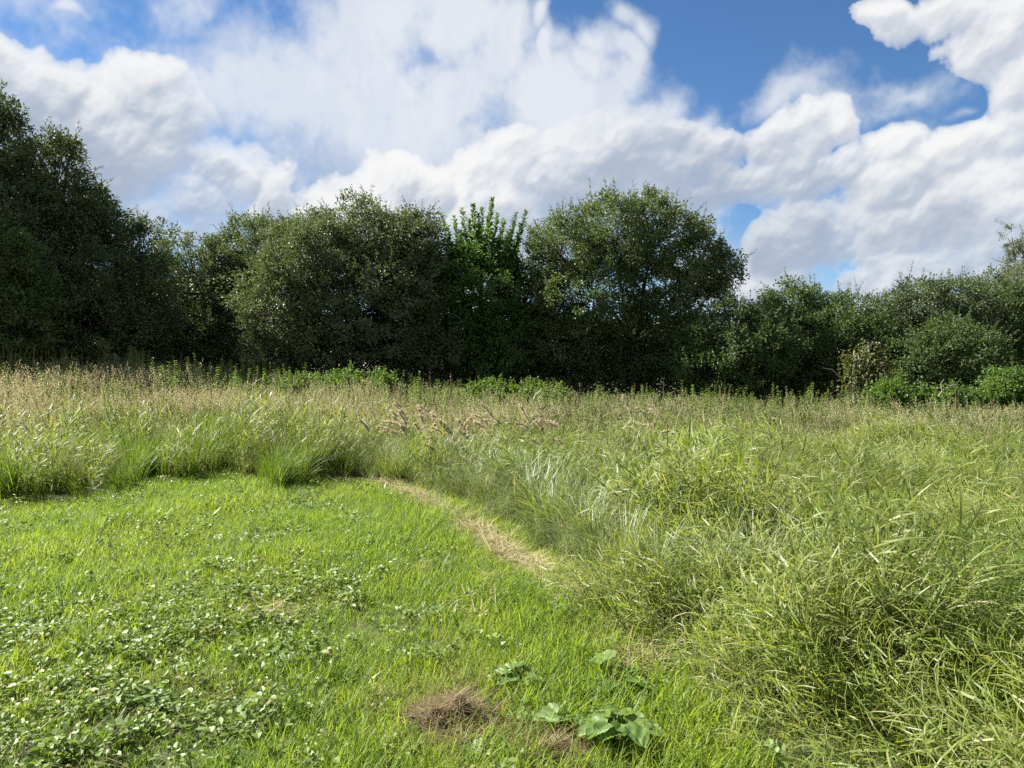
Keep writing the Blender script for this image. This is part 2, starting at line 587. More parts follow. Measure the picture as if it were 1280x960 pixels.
# ------------------------------------------------------------------ materials
def plant_mat(name, a, b, c=None, trans=0.35, tcol=1.6, rough=0.45, spec=0.35, patch=None, patch_scale=0.6, tint=(1.12, 1.12, 0.55)):
    """leaf or blade: two tones mixed by a random number for each plant and each leaf, some light passing through.
    patch: a third tone that comes in patches over the ground."""
    m = bpy.data.materials.new(name)
    m.use_nodes = True
    nt = m.node_tree
    nt.nodes.clear()
    N = Nodes(nt)
    out = N.new('ShaderNodeOutputMaterial')
    at = N.new('ShaderNodeAttribute', attribute_name='plant_random')
    geo = N.new('ShaderNodeNewGeometry')
    isl = geo.outputs['Random Per Island']
    f = N.math('ADD', N.math('MULTIPLY', at.outputs['Fac'], 0.55), N.math('MULTIPLY', isl, 0.45))
    col = N.mix(N.ramp01(f, 0.15, 0.85), (*a, 1), (*b, 1))
    if c is not None:
        col = N.mix(N.ramp01(isl, 0.90, 0.97), col, (*c, 1))
    if patch is not None:
        pn = N.noise(geo.outputs['Position'], patch_scale, 3, 0.55)
        col = N.mix(N.math('MULTIPLY', N.ramp01(N.math('ADD', pn, N.math('MULTIPLY', N.math('SUBTRACT', isl, 0.5), 0.25)), 0.46, 0.66), 0.85), col, (*patch, 1))
    p = N.new('ShaderNodeBsdfPrincipled')
    N.put(p.inputs['Base Color'], col)
    p.inputs['Roughness'].default_value = rough
    p.inputs['Specular IOR Level'].default_value = spec
    t = N.new('ShaderNodeBsdfTranslucent')
    tc = N.new('ShaderNodeVectorMath', operation='MULTIPLY')
    N.put(tc.inputs[0], col)
    tc.inputs[1].default_value = (tint[0] * tcol, tint[1] * tcol, tint[2] * tcol)
    N.put(t.inputs['Color'], tc.outputs[0])
    mx = N.new('ShaderNodeMixShader')
    mx.inputs[0].default_value = trans
    N.put(mx.inputs[1], p.outputs[0])
    N.put(mx.inputs[2], t.outputs[0])
    N.put(out.inputs[0], mx.outputs[0])
    return m


def bark_mat(name, a, b, scale=14):
    m = bpy.data.materials.new(name)
    m.use_nodes = True
    N = Nodes(m.node_tree)
    p = m.node_tree.nodes['Principled BSDF']
    tc = N.new('ShaderNodeTexCoord')
    n = N.noise(tc.outputs['Object'], scale, 6, 0.6)
    N.put(p.inputs['Base Color'], N.mix(N.ramp01(n, 0.35, 0.65), (*a, 1), (*b, 1)))
    p.inputs['Roughness'].default_value = 0.9
    bp = N.new('ShaderNodeBump')
    bp.inputs['Strength'].default_value = 0.6
    bp.inputs['Distance'].default_value = 0.02
    N.put(bp.inputs['Height'], n)
    N.put(p.inputs['Normal'], bp.outputs[0])
    return m


def ground_mat():
    m = bpy.data.materials.new('soil_and_thatch')
    m.use_nodes = True
    N = Nodes(m.node_tree)
    p = m.node_tree.nodes['Principled BSDF']
    g = N.new('ShaderNodeNewGeometry')
    n1 = N.noise(g.outputs['Position'], 1.3, 5, 0.6)
    n2 = N.noise(g.outputs['Position'], 26, 6, 0.65)
    c = N.mix(N.ramp01(n1, 0.4, 0.62), (0.045, 0.050, 0.018, 1), (0.050, 0.075, 0.018, 1))
    c = N.mix(N.ramp01(n2, 0.45, 0.72), c, (0.11, 0.090, 0.045, 1))
    N.put(p.inputs['Base Color'], c)
    p.inputs['Roughness'].default_value = 0.95
    b = N.new('ShaderNodeBump')
    b.inputs['Strength'].default_value = 0.8
    b.inputs['Distance'].default_value = 0.03
    N.put(b.inputs['Height'], n2)
    N.put(p.inputs['Normal'], b.outputs[0])
    return m


M = {
    'lawn': plant_mat('lawn_blade', (0.125, 0.190, 0.020), (0.200, 0.245, 0.034), (0.30, 0.24, 0.11), trans=0.45, tcol=1.95, rough=0.5, spec=0.3, patch=(0.145, 0.200, 0.030), patch_scale=0.9),
    'clover': plant_mat('clover_leaf', (0.095, 0.155, 0.028), (0.160, 0.215, 0.050), (0.18, 0.19, 0.05), trans=0.28, tcol=1.6, rough=0.55, spec=0.4),
    'reed': plant_mat('reed_grass_blade', (0.102, 0.152, 0.023), (0.178, 0.212, 0.046), (0.32, 0.27, 0.14), trans=0.38, tcol=1.75, rough=0.48, spec=0.4, patch=(0.165, 0.180, 0.058), patch_scale=0.55),
    'lawn_thick': plant_mat('thick_lawn_blade', (0.095, 0.165, 0.020), (0.165, 0.220, 0.032), trans=0.44, tcol=1.85, rough=0.5, spec=0.3),
    'lush': plant_mat('lush_grass_blade', (0.085, 0.145, 0.024), (0.145, 0.195, 0.036), trans=0.36, tcol=1.6, rough=0.48, spec=0.35),
    'tussock': plant_mat('tussock_blade', (0.090, 0.135, 0.028), (0.150, 0.185, 0.058), (0.30, 0.26, 0.14), trans=0.35, tcol=1.6, rough=0.45, spec=0.45),
    'stem': plant_mat('dry_stem', (0.22, 0.185, 0.085), (0.32, 0.28, 0.14), trans=0.2, tcol=1.2, patch=(0.15, 0.18, 0.06), patch_scale=0.5),
    'seed': plant_mat('seed_head', (0.34, 0.30, 0.175), (0.44, 0.40, 0.245), trans=0.35, tcol=1.2, tint=(1.05, 1.0, 0.85), spec=0.1),
    'plume': plant_mat('feathery_plume', (0.43, 0.375, 0.265), (0.52, 0.46, 0.34), trans=0.4, tcol=1.15, tint=(1.05, 1.0, 0.85), spec=0.1),
    'straw': plant_mat('dry_straw', (0.27, 0.225, 0.115), (0.42, 0.365, 0.20), (0.13, 0.12, 0.05), trans=0.15, tcol=1.1, spec=0.3, tint=(1, 1, .9)),
    'thatch': plant_mat('brown_thatch', (0.095, 0.070, 0.034), (0.225, 0.172, 0.088), (0.045, 0.033, 0.02), trans=0.08, tcol=1.1, spec=0.2, tint=(1, 1, .9)),
    'weed': plant_mat('weed_leaf', (0.070, 0.130, 0.026), (0.125, 0.180, 0.040), trans=0.38, tcol=1.7, rough=0.5),
    'greyweed': plant_mat('grey_weed_leaf', (0.095, 0.125, 0.052), (0.150, 0.175, 0.080), trans=0.3, tcol=1.4, rough=0.55),
    'rust': plant_mat('rusty_seed', (0.085, 0.040, 0.022), (0.14, 0.070, 0.035), trans=0.1, tcol=1.1, tint=(1, 1, 1)),
    'burdock': plant_mat('big_weed_leaf', (0.085, 0.155, 0.034), (0.140, 0.205, 0.050), trans=0.38, tcol=1.5, rough=0.5, spec=0.4),
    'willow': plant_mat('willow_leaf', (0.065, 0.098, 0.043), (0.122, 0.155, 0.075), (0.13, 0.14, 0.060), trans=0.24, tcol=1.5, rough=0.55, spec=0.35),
    'shade_willow': plant_mat('painted_shade_leaf', (0.053, 0.084, 0.036), (0.104, 0.134, 0.059), (0.085, 0.095, 0.035), trans=0.2, tcol=1.5, rough=0.55, spec=0.35),  # darker copy of the willow leaf, shade of these trees put into the colour
    'chestnut': plant_mat('bright_tree_leaf', (0.050, 0.108, 0.027), (0.090, 0.155, 0.037), trans=0.36, tcol=1.6, rough=0.5, spec=0.35),
    'oak': plant_mat('oak_leaf', (0.060, 0.098, 0.035), (0.115, 0.150, 0.060), (0.12, 0.13, 0.045), trans=0.28, tcol=1.6, rough=0.52, spec=0.35),
    'alder': plant_mat('glossy_shrub_leaf', (0.047, 0.086, 0.026), (0.094, 0.130, 0.042), (0.10, 0.13, 0.04), trans=0.24, tcol=1.5, rough=0.55, spec=0.25),
    'pale': plant_mat('pale_tree_leaf', (0.095, 0.118, 0.066), (0.145, 0.160, 0.095), trans=0.3, tcol=1.4, rough=0.55),
    'fresh': plant_mat('fresh_bush_leaf', (0.058, 0.115, 0.022), (0.102, 0.160, 0.034), trans=0.38, tcol=1.6, rough=0.5),
    'ivy': plant_mat('yellowing_creeper_leaf', (0.060, 0.085, 0.022), (0.105, 0.115, 0.032), (0.10, 0.05, 0.02), trans=0.3, tcol=1.5, rough=0.5),
    'bark': bark_mat('grey_brown_bark', (0.035, 0.030, 0.024), (0.075, 0.064, 0.05)),
    'heap': bark_mat('rotting_brown_thatch', (0.030, 0.022, 0.012), (0.105, 0.078, 0.042), 60),
    'deadwood': bark_mat('bleached_dead_wood', (0.16, 0.13, 0.10), (0.30, 0.26, 0.21)),
}

# ------------------------------------------------------------------ the ground
def build_ground():
    def axis(lo, hi, step, far):
        a = np.arange(lo, hi + 1e-6, step)
        ext = np.geomspace(1.0, far, 16)
        return np.concatenate([lo - ext[::-1], a, hi + ext])
    xs = axis(-26, 26, 0.25, 900)
    ys = axis(-4, 36, 0.25, 900)
    X, Y = np.meshgrid(xs, ys)
    Z = ground_z(X, np.clip(Y, -4, 60))
    v = np.stack([X, Y, Z], -1).reshape(-1, 3)
    nx, ny = len(xs), len(ys)
    i, j = np.meshgrid(np.arange(ny - 1), np.arange(nx - 1), indexing='ij')
    a = i * nx + j
    f = np.stack([a, a + 1, a + nx + 1, a + nx], -1).reshape(-1, 4)
    o = link_mesh('ground', v, f, np.zeros(len(f)), np.zeros(len(f)), [ground_mat()], smooth=True)
    tag(o, 'earth and thatch under the lawn and the meadow', kind='structure')


build_ground()


# ------------------------------------------------------------------ trees and shrubs
def bumps(U, seed):
    r = np.random.default_rng(seed)
    s = np.zeros(len(U))
    for k in range(7):
        a = norm(r.normal(size=3)) * r.uniform(2.5, 7)
        s += np.sin(U @ a + r.uniform(0, 6.28)) / 7 ** 0.5
    return s


def make_tree(name, label, cat, base, lobes, mat, seed, leaf=(0.095, 0.055), per=52, dens=7.0, clump=0.25, shoots=0.35, shoot_len=0.55, trunk_r=0.11,
              group=None, twigs=0.35, inner=0.45, stems=1, droop=0.15, bark='bark', lump=0.17, up=0.3):
    """lobes: (centre xyz, radii xyz); the crown is leaf clumps spread over and through them"""
    r = np.random.default_rng(seed)
    root = empty(name, base)
    tag(root, label, cat, group)
    base = np.asarray(base, float)
    C = np.array([l[0] for l in lobes], float) - base
    Rr = np.array([l[1] for l in lobes], float)
    cl, out, size = [], [], []
    for i in range(len(lobes)):
        a, b, c = Rr[i]
        area = 4 * math.pi * ((((a * b) ** 1.6 + (a * c) ** 1.6 + (b * c) ** 1.6) / 3) ** (1 / 1.6))
        n = int(area * dens * (1 + inner))
        U = norm(r.normal(size=(n, 3)))
        shell = r.random(n) > inner / (1 + inner)
        rad = np.where(shell, r.uniform(0.78, 1.02, n), r.uniform(0.35, 0.8, n))
        rad = rad * (1 + lump * bumps(U, seed * 31 + i))
        p = C[i] + U * Rr[i] * rad[:, None]
        keep = np.ones(n, bool)
        for j in range(len(lobes)):
            if j != i:
                keep &= ~((np.linalg.norm((p - C[j]) / Rr[j], axis=1) < 0.62) & shell)
        keep &= p[:, 2] > 0.05
        cl.append(p[keep])
        out.append(norm(U[keep] / Rr[i]))
        size.append(r.uniform(0.65, 1.25, keep.sum()))
    cl, out, size = np.concatenate(cl), np.concatenate(out), np.concatenate(size)
    n = len(cl)
    g = Geo()
    k = r.integers(int(per * 0.5), int(per * 1.4), n)
    who = np.repeat(np.arange(n), k)
    tot = len(who)
    off = r.normal(size=(tot, 3))
    off = norm(off) * (r.random(tot) ** 0.5)[:, None] * clump * size[who][:, None] * np.array([1.15, 1.15, 0.8])
    P = cl[who] + off
    D = norm(out[who] * 0.7 + norm(off) * 0.9 + r.normal(size=(tot, 3)) * 0.6 + np.array([0, 0, -droop]))
    Nn = norm(r.normal(size=(tot, 3)) * 0.55 + np.array([0, 0, up]) + out[who] * 0.6 + norm(off) * 0.6)
    L = leaf[0] * r.uniform(0.65, 1.25, tot)
    hue = r.random(n)
    leaves(g, P, D, Nn, L, leaf[1] * L / leaf[0], 0, hue[who], droop=0.12)
    # leafy shoots that break the outline
    ns = int(n * shoots)
    tw = Geo()
    if ns:
        w = r.permutation(n)[:ns]
        sd = norm(out[w] + np.array([0, 0, 0.7]) + r.normal(size=(ns, 3)) * 0.3)
        sl_ = shoot_len * r.uniform(0.5, 1.3, ns)
        m = 26
        t = np.tile(np.linspace(0.05, 1, m), ns)
        ws = np.repeat(np.arange(ns), m)
        P2 = cl[w][ws] + sd[ws] * (sl_[ws] * t)[:, None] + r.normal(size=(len(ws), 3)) * 0.025
        D2 = norm(sd[ws] * 0.7 + r.normal(size=(len(ws), 3)) * 0.8)
        L2 = leaf[0] * r.uniform(0.6, 1.1, len(ws)) * (1.1 - 0.5 * t)
        leaves(g, P2, D2, norm(r.normal(size=(len(ws), 3)) + np.array([0, 0, up])), L2, leaf[1] * L2 / leaf[0], 0, hue[w][ws], droop=0.1)
        for q in range(ns):
            tube(tw, [cl[w[q]] - sd[q] * 0.1, cl[w[q]] + sd[q] * sl_[q]], [0.008, 0.003], 3)
    crown = g.build('crown', [M[mat]], root)
    # trunk, limbs and twigs
    low = np.argsort(C[:, 2])
    for s in range(stems):
        a = r.uniform(0, 6.28)
        b0 = np.array([math.cos(a), math.sin(a), 0]) * (0.0 if stems == 1 else r.uniform(0.15, 0.5))
        mine = [i for i in range(len(lobes)) if i % stems == s] or [0]
        top = C[mine].mean(0) * np.array([0.35, 0.35, 0.55])
        top[2] = max(0.35, top[2])
        fork = b0 * 0.6 + top
        mid = (b0 + fork) / 2 + r.normal(size=3) * 0.06
        rr = trunk_r / (stems ** 0.5)
        tube(tw, [b0 + np.array([0, 0, -0.15]), b0 * 1.0 + np.array([0, 0, 0.1]), mid, fork], [rr * 1.5, rr * 1.1, rr, rr * 0.8], 8)
        for i in mine:
            e = C[i]
            bend = (fork + e) / 2 + np.array([0, 0, 0.15]) + r.normal(size=3) * 0.15
            tip = e + norm((e - fork)[None])[0] * Rr[i].min() * 0.5
            tube(tw, [fork, bend, e, tip], [rr * 0.7, rr * 0.45, rr * 0.28, rr * 0.1], 6)
    nt_ = int(n * twigs)
    for q in r.permutation(n)[:nt_]:
        i = np.argmin(np.linalg.norm((C - cl[q]) / Rr, axis=1))
        st = C[i] + (cl[q] - C[i]) * 0.15 + np.array([0, 0, -0.25])
        md = (st + cl[q]) / 2 + r.normal(size=3) * 0.12
        tube(tw, [st, md, cl[q]], [0.022, 0.013, 0.005], 3)
    tw.build('trunk', [M[bark]], root, smooth=True)
    return root


def lobe(px, py, rx, ry, y, depth=None, dy=0.0):
    """an ellipsoid of crown seen at a place of the photograph, standing y metres away"""
    Y = y + dy
    c = space_at(px, py, Y)
    sx, sz = rx / FOCAL * Y, ry / FOCAL * Y
    return (c, (sx, depth if depth else min(sx, sz) * 1.0 + 0.3, sz))


def at(px, y):
    x = (px - 640) / FOCAL * y
    return (x, y, float(ground_z(x, y)))


TREES = [
    # name, label, base px, distance, lobes (px, py, rx, ry, dy), material, options
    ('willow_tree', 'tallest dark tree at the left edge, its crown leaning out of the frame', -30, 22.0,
     [(-70, 230, 90, 110, 0), (-8, 178, 36, 62, 0.4), (-20, 330, 90, 110, -0.4), (28, 250, 36, 62, 0), (-120, 330, 120, 130, 0), (12, 150, 16, 22, 0.2)], 'shade_willow', dict(dens=6.5)),
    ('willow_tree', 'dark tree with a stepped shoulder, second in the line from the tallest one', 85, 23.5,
     [(72, 222, 34, 50, 0), (50, 310, 60, 80, 0), (104, 285, 40, 60, 0.2), (90, 190, 12, 16, 0), (110, 390, 75, 75, -0.4), (40, 420, 70, 60, 0)], 'shade_willow', dict(dens=6.5)),
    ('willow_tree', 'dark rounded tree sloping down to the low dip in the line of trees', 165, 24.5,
     [(135, 292, 34, 46, 0), (176, 318, 32, 40, 0.2), (125, 258, 14, 18, 0), (165, 380, 52, 66, -0.2), (188, 420, 34, 60, 0)], 'shade_willow', dict(dens=6.5)),
    ('sallow_bush', 'small lighter green bush in front of the tallest dark tree', 10, 20.0,
     [(5, 320, 38, 48, 0), (-20, 380, 60, 70, 0), (25, 390, 45, 60, 0)], 'alder', dict(dens=5, trunk_r=.07, stems=2)),
    ('willow_tree', 'low olive tree filling the dip between the dark trees and the broad willow', 248, 28.0,
     [(245, 345, 48, 44, 0), (215, 375, 40, 50, 0.3), (285, 360, 40, 60, 0), (250, 420, 60, 55, 0)], 'willow', dict(dens=6)),
    ('willow_tree', 'rounded olive tree rising behind the broad willow', 335, 28.5,
     [(330, 325, 52, 52, 0), (375, 320, 45, 50, 0), (300, 345, 36, 45, 0), (330, 400, 60, 60, 0)], 'willow', dict(dens=6)),
    ('willow_tree', 'broad willow with grey green leaves lit down to the ground on one side', 430, 25.0,
     [(352, 385, 55, 70, -0.6), (345, 440, 42, 45, -0.5), (400, 330, 66, 60, 0), (450, 300, 58, 52, 0.2), (470, 380, 70, 80, 0), (410, 420, 60, 60, -0.2), (500, 320, 45, 48, 0.4)],
     'willow', dict(dens=7, stems=3)),
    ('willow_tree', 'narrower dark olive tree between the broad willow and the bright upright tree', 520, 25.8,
     [(522, 305, 32, 42, 0), (510, 370, 45, 66, 0), (530, 430, 55, 55, 0), (545, 370, 30, 50, 0.3)], 'shade_willow', dict(dens=7)),
    ('oak_tree', 'wide loose crowned tree in the middle, with sky showing through its leaves', 800, 26.0,
     [(700, 320, 46, 52, 0), (765, 295, 58, 50, 0), (820, 292, 55, 48, 0.2), (868, 330, 40, 45, 0), (900, 345, 26, 30, 0), (740, 370, 74, 62, 0), (840, 385, 62, 62, 0),
      (710, 425, 60, 50, 0.4), (790, 430, 70, 45, 0.6)], 'oak', dict(dens=7.0, twigs=.2, shoots=.45, inner=.3, stems=2, trunk_r=.15)),
    ('alder_shrub', 'glossy dark shrub spreading to the ground beside the wide loose crowned tree', 905, 24.0,
     [(910, 425, 55, 48, 0), (880, 460, 40, 34, -0.2), (955, 430, 40, 46, 0), (930, 465, 50, 36, -0.2)], 'alder', dict(dens=6, trunk_r=.06, stems=3)),
    ('alder_shrub', 'round topped dark shrub, the first bump of the low thicket', 985, 27.0,
     [(985, 385, 34, 32, 0), (960, 410, 40, 36, 0), (1010, 405, 40, 40, 0), (980, 440, 56, 46, 0)], 'alder', dict(dens=6, trunk_r=.07, stems=2)),
    ('alder_shrub', 'glossy shrub in the middle of the low thicket behind the creeper covered stump', 1060, 25.5,
     [(1060, 405, 40, 42, 0.6), (1035, 430, 40, 45, 0), (1085, 440, 45, 46, 0.3), (1010, 455, 36, 36, -0.3)], 'alder', dict(dens=6, trunk_r=.07, stems=2)),
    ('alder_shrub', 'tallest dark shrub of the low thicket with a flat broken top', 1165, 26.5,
     [(1155, 390, 42, 42, 0), (1195, 390, 38, 38, 0.2), (1120, 405, 38, 40, 0), (1160, 440, 66, 50, 0)], 'shade_willow', dict(dens=6, trunk_r=.08, stems=2)),
    ('alder_shrub', 'glossy lit shrub low in front of the tallest dark shrub', 1170, 24.0,
     [(1175, 440, 46, 40, 0), (1140, 460, 36, 34, 0), (1215, 450, 40, 46, 0.2)], 'alder', dict(dens=6, trunk_r=.06, stems=2)),
    ('alder_shrub', 'dark shrub closing the thicket at the right edge', 1265, 27.0,
     [(1240, 400, 40, 46, 0), (1290, 420, 60, 60, 0), (1235, 450, 46, 40, 0), (1340, 400, 60, 80, 0)], 'alder', dict(dens=6, trunk_r=.07, stems=2)),
    ('willow_tree', 'pale silvery willow rising over the thicket near the right edge', 1265, 33.0,
     [(1250, 375, 36, 32, 0), (1285, 370, 34, 40, 0), (1265, 410, 46, 46, 0)], 'pale', dict(dens=5, leaf=(.10, .05))),
    ('poplar_tree', 'slim pale poplar standing farthest away at the right edge', 1270, 48.0,
     [(1263, 300, 6, 22, 0), (1278, 318, 9, 30, 0), (1256, 325, 6, 16, 0), (1270, 350, 15, 26, 0), (1290, 340, 14, 40, 0), (1275, 395, 28, 40, 0)], 'pale', dict(dens=1.6, leaf=(.12, .07), shoots=.9, shoot_len=.9, inner=.2)),
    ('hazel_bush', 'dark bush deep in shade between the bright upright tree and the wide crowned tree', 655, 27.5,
     [(650, 380, 40, 50, 0), (660, 440, 60, 45, 0), (620, 445, 50, 44, 0)], 'shade_willow', dict(dens=6, trunk_r=.07, stems=2)),
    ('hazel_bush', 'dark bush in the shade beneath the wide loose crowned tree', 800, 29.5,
     [(790, 440, 60, 44, 0), (850, 440, 50, 44, 0), (730, 440, 50, 46, 0)], 'shade_willow', dict(dens=6, trunk_r=.07, stems=2)),
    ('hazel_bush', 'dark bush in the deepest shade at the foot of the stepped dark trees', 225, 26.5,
     [(215, 440, 50, 46, 0), (260, 430, 46, 54, 0.3), (285, 455, 40, 36, 0), (160, 450, 50, 40, 0)], 'shade_willow', dict(dens=6, trunk_r=.07, stems=2)),
    ('bramble_bush', 'bright green bush low at the right edge in front of the thicket', 1262, 20.5,
     [(1265, 478, 34, 20, 0), (1300, 480, 50, 26, 0), (1240, 492, 22, 13, 0)], 'fresh', dict(dens=8, trunk_r=.03, stems=2, leaf=(.08, .05), clump=.2, shoot_len=.3)),
]
for q, (nm, lb, bpx, Y, lo, mt, kw) in enumerate(TREES):
    kw = dict(kw)
    make_tree(nm, lb, 'bush' if nm.endswith(('bush', 'shrub')) else 'tree', at(bpx, Y), [lobe(a, b, c, d, Y, dy=e) for a, b, c, d, e in lo], mt, 100 + q, **kw)


def upright_tree():
    """the bright tree whose top is a fan of straight leafy shoots"""
    Y = 26.2
    root_loc = at(602, Y)
    lo = [lobe(600, 365, 52, 52, Y), lobe(602, 326, 38, 26, Y), lobe(572, 340, 20, 26, Y), lobe(634, 340, 18, 24, Y), lobe(570, 420, 40, 50, Y), lobe(630, 415, 42, 50, Y), lobe(600, 445, 56, 40, Y)]
    o = make_tree('chestnut_tree', 'bright green tree with upright leafy shoots fanning from its top', 'tree', root_loc, lo, 'chestnut', 300,
                  leaf=(0.13, 0.065), per=34, dens=6.0, shoots=0.3, shoot_len=0.7, trunk_r=.13)
    g, w = Geo(), Geo()
    r = np.random.default_rng(5)
    base = np.array(root_loc)
    tips = [(552, 268), (560, 285), (568, 272), (578, 262), (586, 275), (592, 256), (598, 268), (603, 262), (610, 272), (615, 250), (622, 268), (612, 290), (630, 276), (636, 292),
            (645, 268), (652, 282), (657, 266), (650, 300), (575, 290), (590, 292), (625, 296), (555, 300), (640, 308), (600, 284), (566, 305), (545, 292)]
    for (px, py) in tips:
        yy = Y + r.uniform(-0.9, 0.9)
        tip = space_at(px, py, yy) - base
        st = space_at(600 + (px - 600) * 0.62, py + r.uniform(48, 70), Y + (yy - Y) * 0.5) - base
        mid = (st + tip) / 2 + np.array([(px - 600) * 0.0006, 0, -0.05])
        tube(w, [st, mid, tip], [0.018, 0.012, 0.004], 4)
        m = 70
        t = np.linspace(0.1, 1.0, m)
        ax = np.where(t[:, None] < .5, st + (mid - st) * (t[:, None] * 2), mid + (tip - mid) * (t[:, None] * 2 - 1))
        d = norm((tip - st)[None])[0]
        a = np.arange(m) * 2.4
        radial = np.stack([np.cos(a), np.sin(a), np.zeros(m)], 1)
        D = norm(radial * 0.8 + d * 0.75 + r.normal(size=(m, 3)) * 0.25)
        L = 0.24 * (1.05 - 0.45 * t) * r.uniform(0.8, 1.15, m)
        leaves(g, ax, D, norm(d + r.normal(size=(m, 3)) * 0.4), L, L * 0.58, 0, np.full(m, r.random()), droop=0.15)
    g.build('shoot_foliage', [M['chestnut']], o)
    w.build('shoot_stems', [M['bark']], o)


upright_tree()


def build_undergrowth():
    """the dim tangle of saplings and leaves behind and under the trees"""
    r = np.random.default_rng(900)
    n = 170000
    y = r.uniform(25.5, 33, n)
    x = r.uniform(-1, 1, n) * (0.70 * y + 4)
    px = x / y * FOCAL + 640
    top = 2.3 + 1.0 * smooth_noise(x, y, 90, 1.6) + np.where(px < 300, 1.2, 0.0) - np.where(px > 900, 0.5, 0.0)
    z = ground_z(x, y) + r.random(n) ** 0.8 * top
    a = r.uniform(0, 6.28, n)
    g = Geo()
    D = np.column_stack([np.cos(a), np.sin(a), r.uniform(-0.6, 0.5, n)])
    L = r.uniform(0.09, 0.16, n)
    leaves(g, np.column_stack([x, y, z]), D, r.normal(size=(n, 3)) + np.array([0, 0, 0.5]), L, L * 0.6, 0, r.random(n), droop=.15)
    o = g.build('undergrowth', [M['shade_willow']])
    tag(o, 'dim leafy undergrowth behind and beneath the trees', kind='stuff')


build_undergrowth()


# ------------------------------------------------------------------ small plant prototypes, as arrays
def proto(fn, seed):
    g = Geo()
    fn(g, np.random.default_rng(seed))
    return g.arrays()


def p_lawn(g, r):
    n = 20
    b = np.column_stack([r.normal(size=(n, 2)) * 0.045, np.zeros(n)])
    blades(g, b, r.uniform(0, 6.28, n), r.uniform(0.0, 0.65, n), r.uniform(0.3, 1.8, n), r.uniform(0.06, 0.15, n), r.uniform(0.0035, 0.006, n), 3, 0, r.random(n), twist=r.uniform(-1, 1, n))


def p_clover(g, r):
    n = 22
    a = r.uniform(0, 6.28, n)
    d = np.abs(r.normal(size=n)) * 0.06
    P = np.column_stack([np.cos(a) * d, np.sin(a) * d, r.uniform(0.02, 0.085, n)])
    D = np.column_stack([np.cos(a), np.sin(a), r.uniform(-0.35, 0.5, n)]) + r.normal(size=(n, 3)) * 0.2
    L = r.uniform(0.010, 0.034, n)
    round_leaves(g, P, D, np.array([0, 0, 1.0]) + r.normal(size=(n, 3)) * 0.45, L, L * r.uniform(0.65, 0.95, n), 0, r.random(n), droop=0.15)


def p_plantain(g, r):
    n = 9
    a = np.arange(n) * 2.4 + r.uniform(0, 1)
    blades(g, np.zeros((n, 3)), a, r.uniform(0.5, 1.0, n), r.uniform(0.2, 0.7, n), r.uniform(0.07, 0.14, n), r.uniform(0.022, 0.04, n), 3, 0, r.random(n), taper=0.35)


def p_reed(g, r, h=(0.75, 1.15), stems=5, leafw=(0.009, 0.019), mat=0, spread=0.07, ear=True):
    """broad leaved grass: a few stems, each with arching blades up its length"""
    for s in range(stems):
        H = r.uniform(*h)
        az, th, bend = r.uniform(0, 6.28), r.uniform(0, 0.18), r.uniform(0.1, 0.45)
        b = np.array([[*(r.normal(size=2) * spread), 0.0]])
        k = 6
        pts, p = [b[0]], b[0].copy()
        for i in range(k):
            t = th + bend * ((i + .5) / k) ** 1.3
            p = p + np.array([math.cos(az) * math.sin(t), math.sin(az) * math.sin(t), math.cos(t)]) * H / k
            pts.append(p.copy())
        pts = np.array(pts)
        blades(g, b, az, th, bend, H, 0.005, k, mat, r.random())
        n = 11
        tt = np.linspace(0.10, 0.97, n) * k
        i0 = np.minimum(tt.astype(int), k - 1)
        P = pts[i0] + (pts[i0 + 1] - pts[i0]) * (tt - i0)[:, None]
        blades(g, P, r.uniform(0, 6.28) + np.arange(n) * 2.6 + r.normal(size=n) * 0.5, r.uniform(0.25, 0.8, n), r.uniform(0.7, 1.9, n), r.uniform(0.20, 0.42, n), r.uniform(*leafw, n), 4, mat, r.random(n),
               twist=r.uniform(-1.2, 1.2, n), taper=0.5)


def p_tussock(g, r, n=70, L=(0.45, 0.95), bend=(0.9, 2.1), w=(0.004, 0.008)):
    b = np.column_stack([r.normal(size=(n, 2)) * 0.06, np.zeros(n)])
    blades(g, b, r.uniform(0, 6.28, n), r.uniform(0.02, 0.35, n), r.uniform(*bend, n), r.uniform(*L, n), r.uniform(*w, n), 5, 0, r.random(n), power=1.6, twist=r.uniform(-.6, .6, n), taper=0.7)


def p_meadow(g, r, n=14, h=(0.75, 1.15), heads=0.6):
    """fine flowering grass: thin stems with loose seed heads, blades below. materials 0 blade, 1 stem, 2 seed"""
    b = np.column_stack([r.normal(size=(n, 2)) * 0.09, np.zeros(n)])
    az = r.uniform(0, 6.28, n)
    H = r.uniform(*h, n)
    tip = blades(g, b, az, r.uniform(0, 0.2, n), r.uniform(0.05, 0.5, n), H, 0.0035, 4, 1, r.random(n))
    for i in range(n):
        if r.random() > heads:
            continue
        m = 6
        z = np.linspace(-0.17, 0.0, m)
        P = tip[i] + np.column_stack([r.normal(size=(m, 2)) * 0.008, z]) - np.column_stack([np.cos(az[i]) * z * -0.3, np.sin(az[i]) * z * -0.3, z * 0])
        D = np.column_stack([r.normal(size=(m, 2)) * 0.55, np.full(m, 0.8)])
        leaves(g, P, D, r.normal(size=(m, 3)), r.uniform(0.03, 0.06, m), r.uniform(0.010, 0.017, m), 2, r.random(m))
    n2 = 22
    b = np.column_stack([r.normal(size=(n2, 2)) * 0.10, np.zeros(n2)])
    blades(g, b, r.uniform(0, 6.28, n2), r.uniform(0.0, 0.3, n2), r.uniform(0.4, 1.6, n2), r.uniform(0.35, 0.75, n2), r.uniform(0.004, 0.008, n2), 4, 0, r.random(n2))


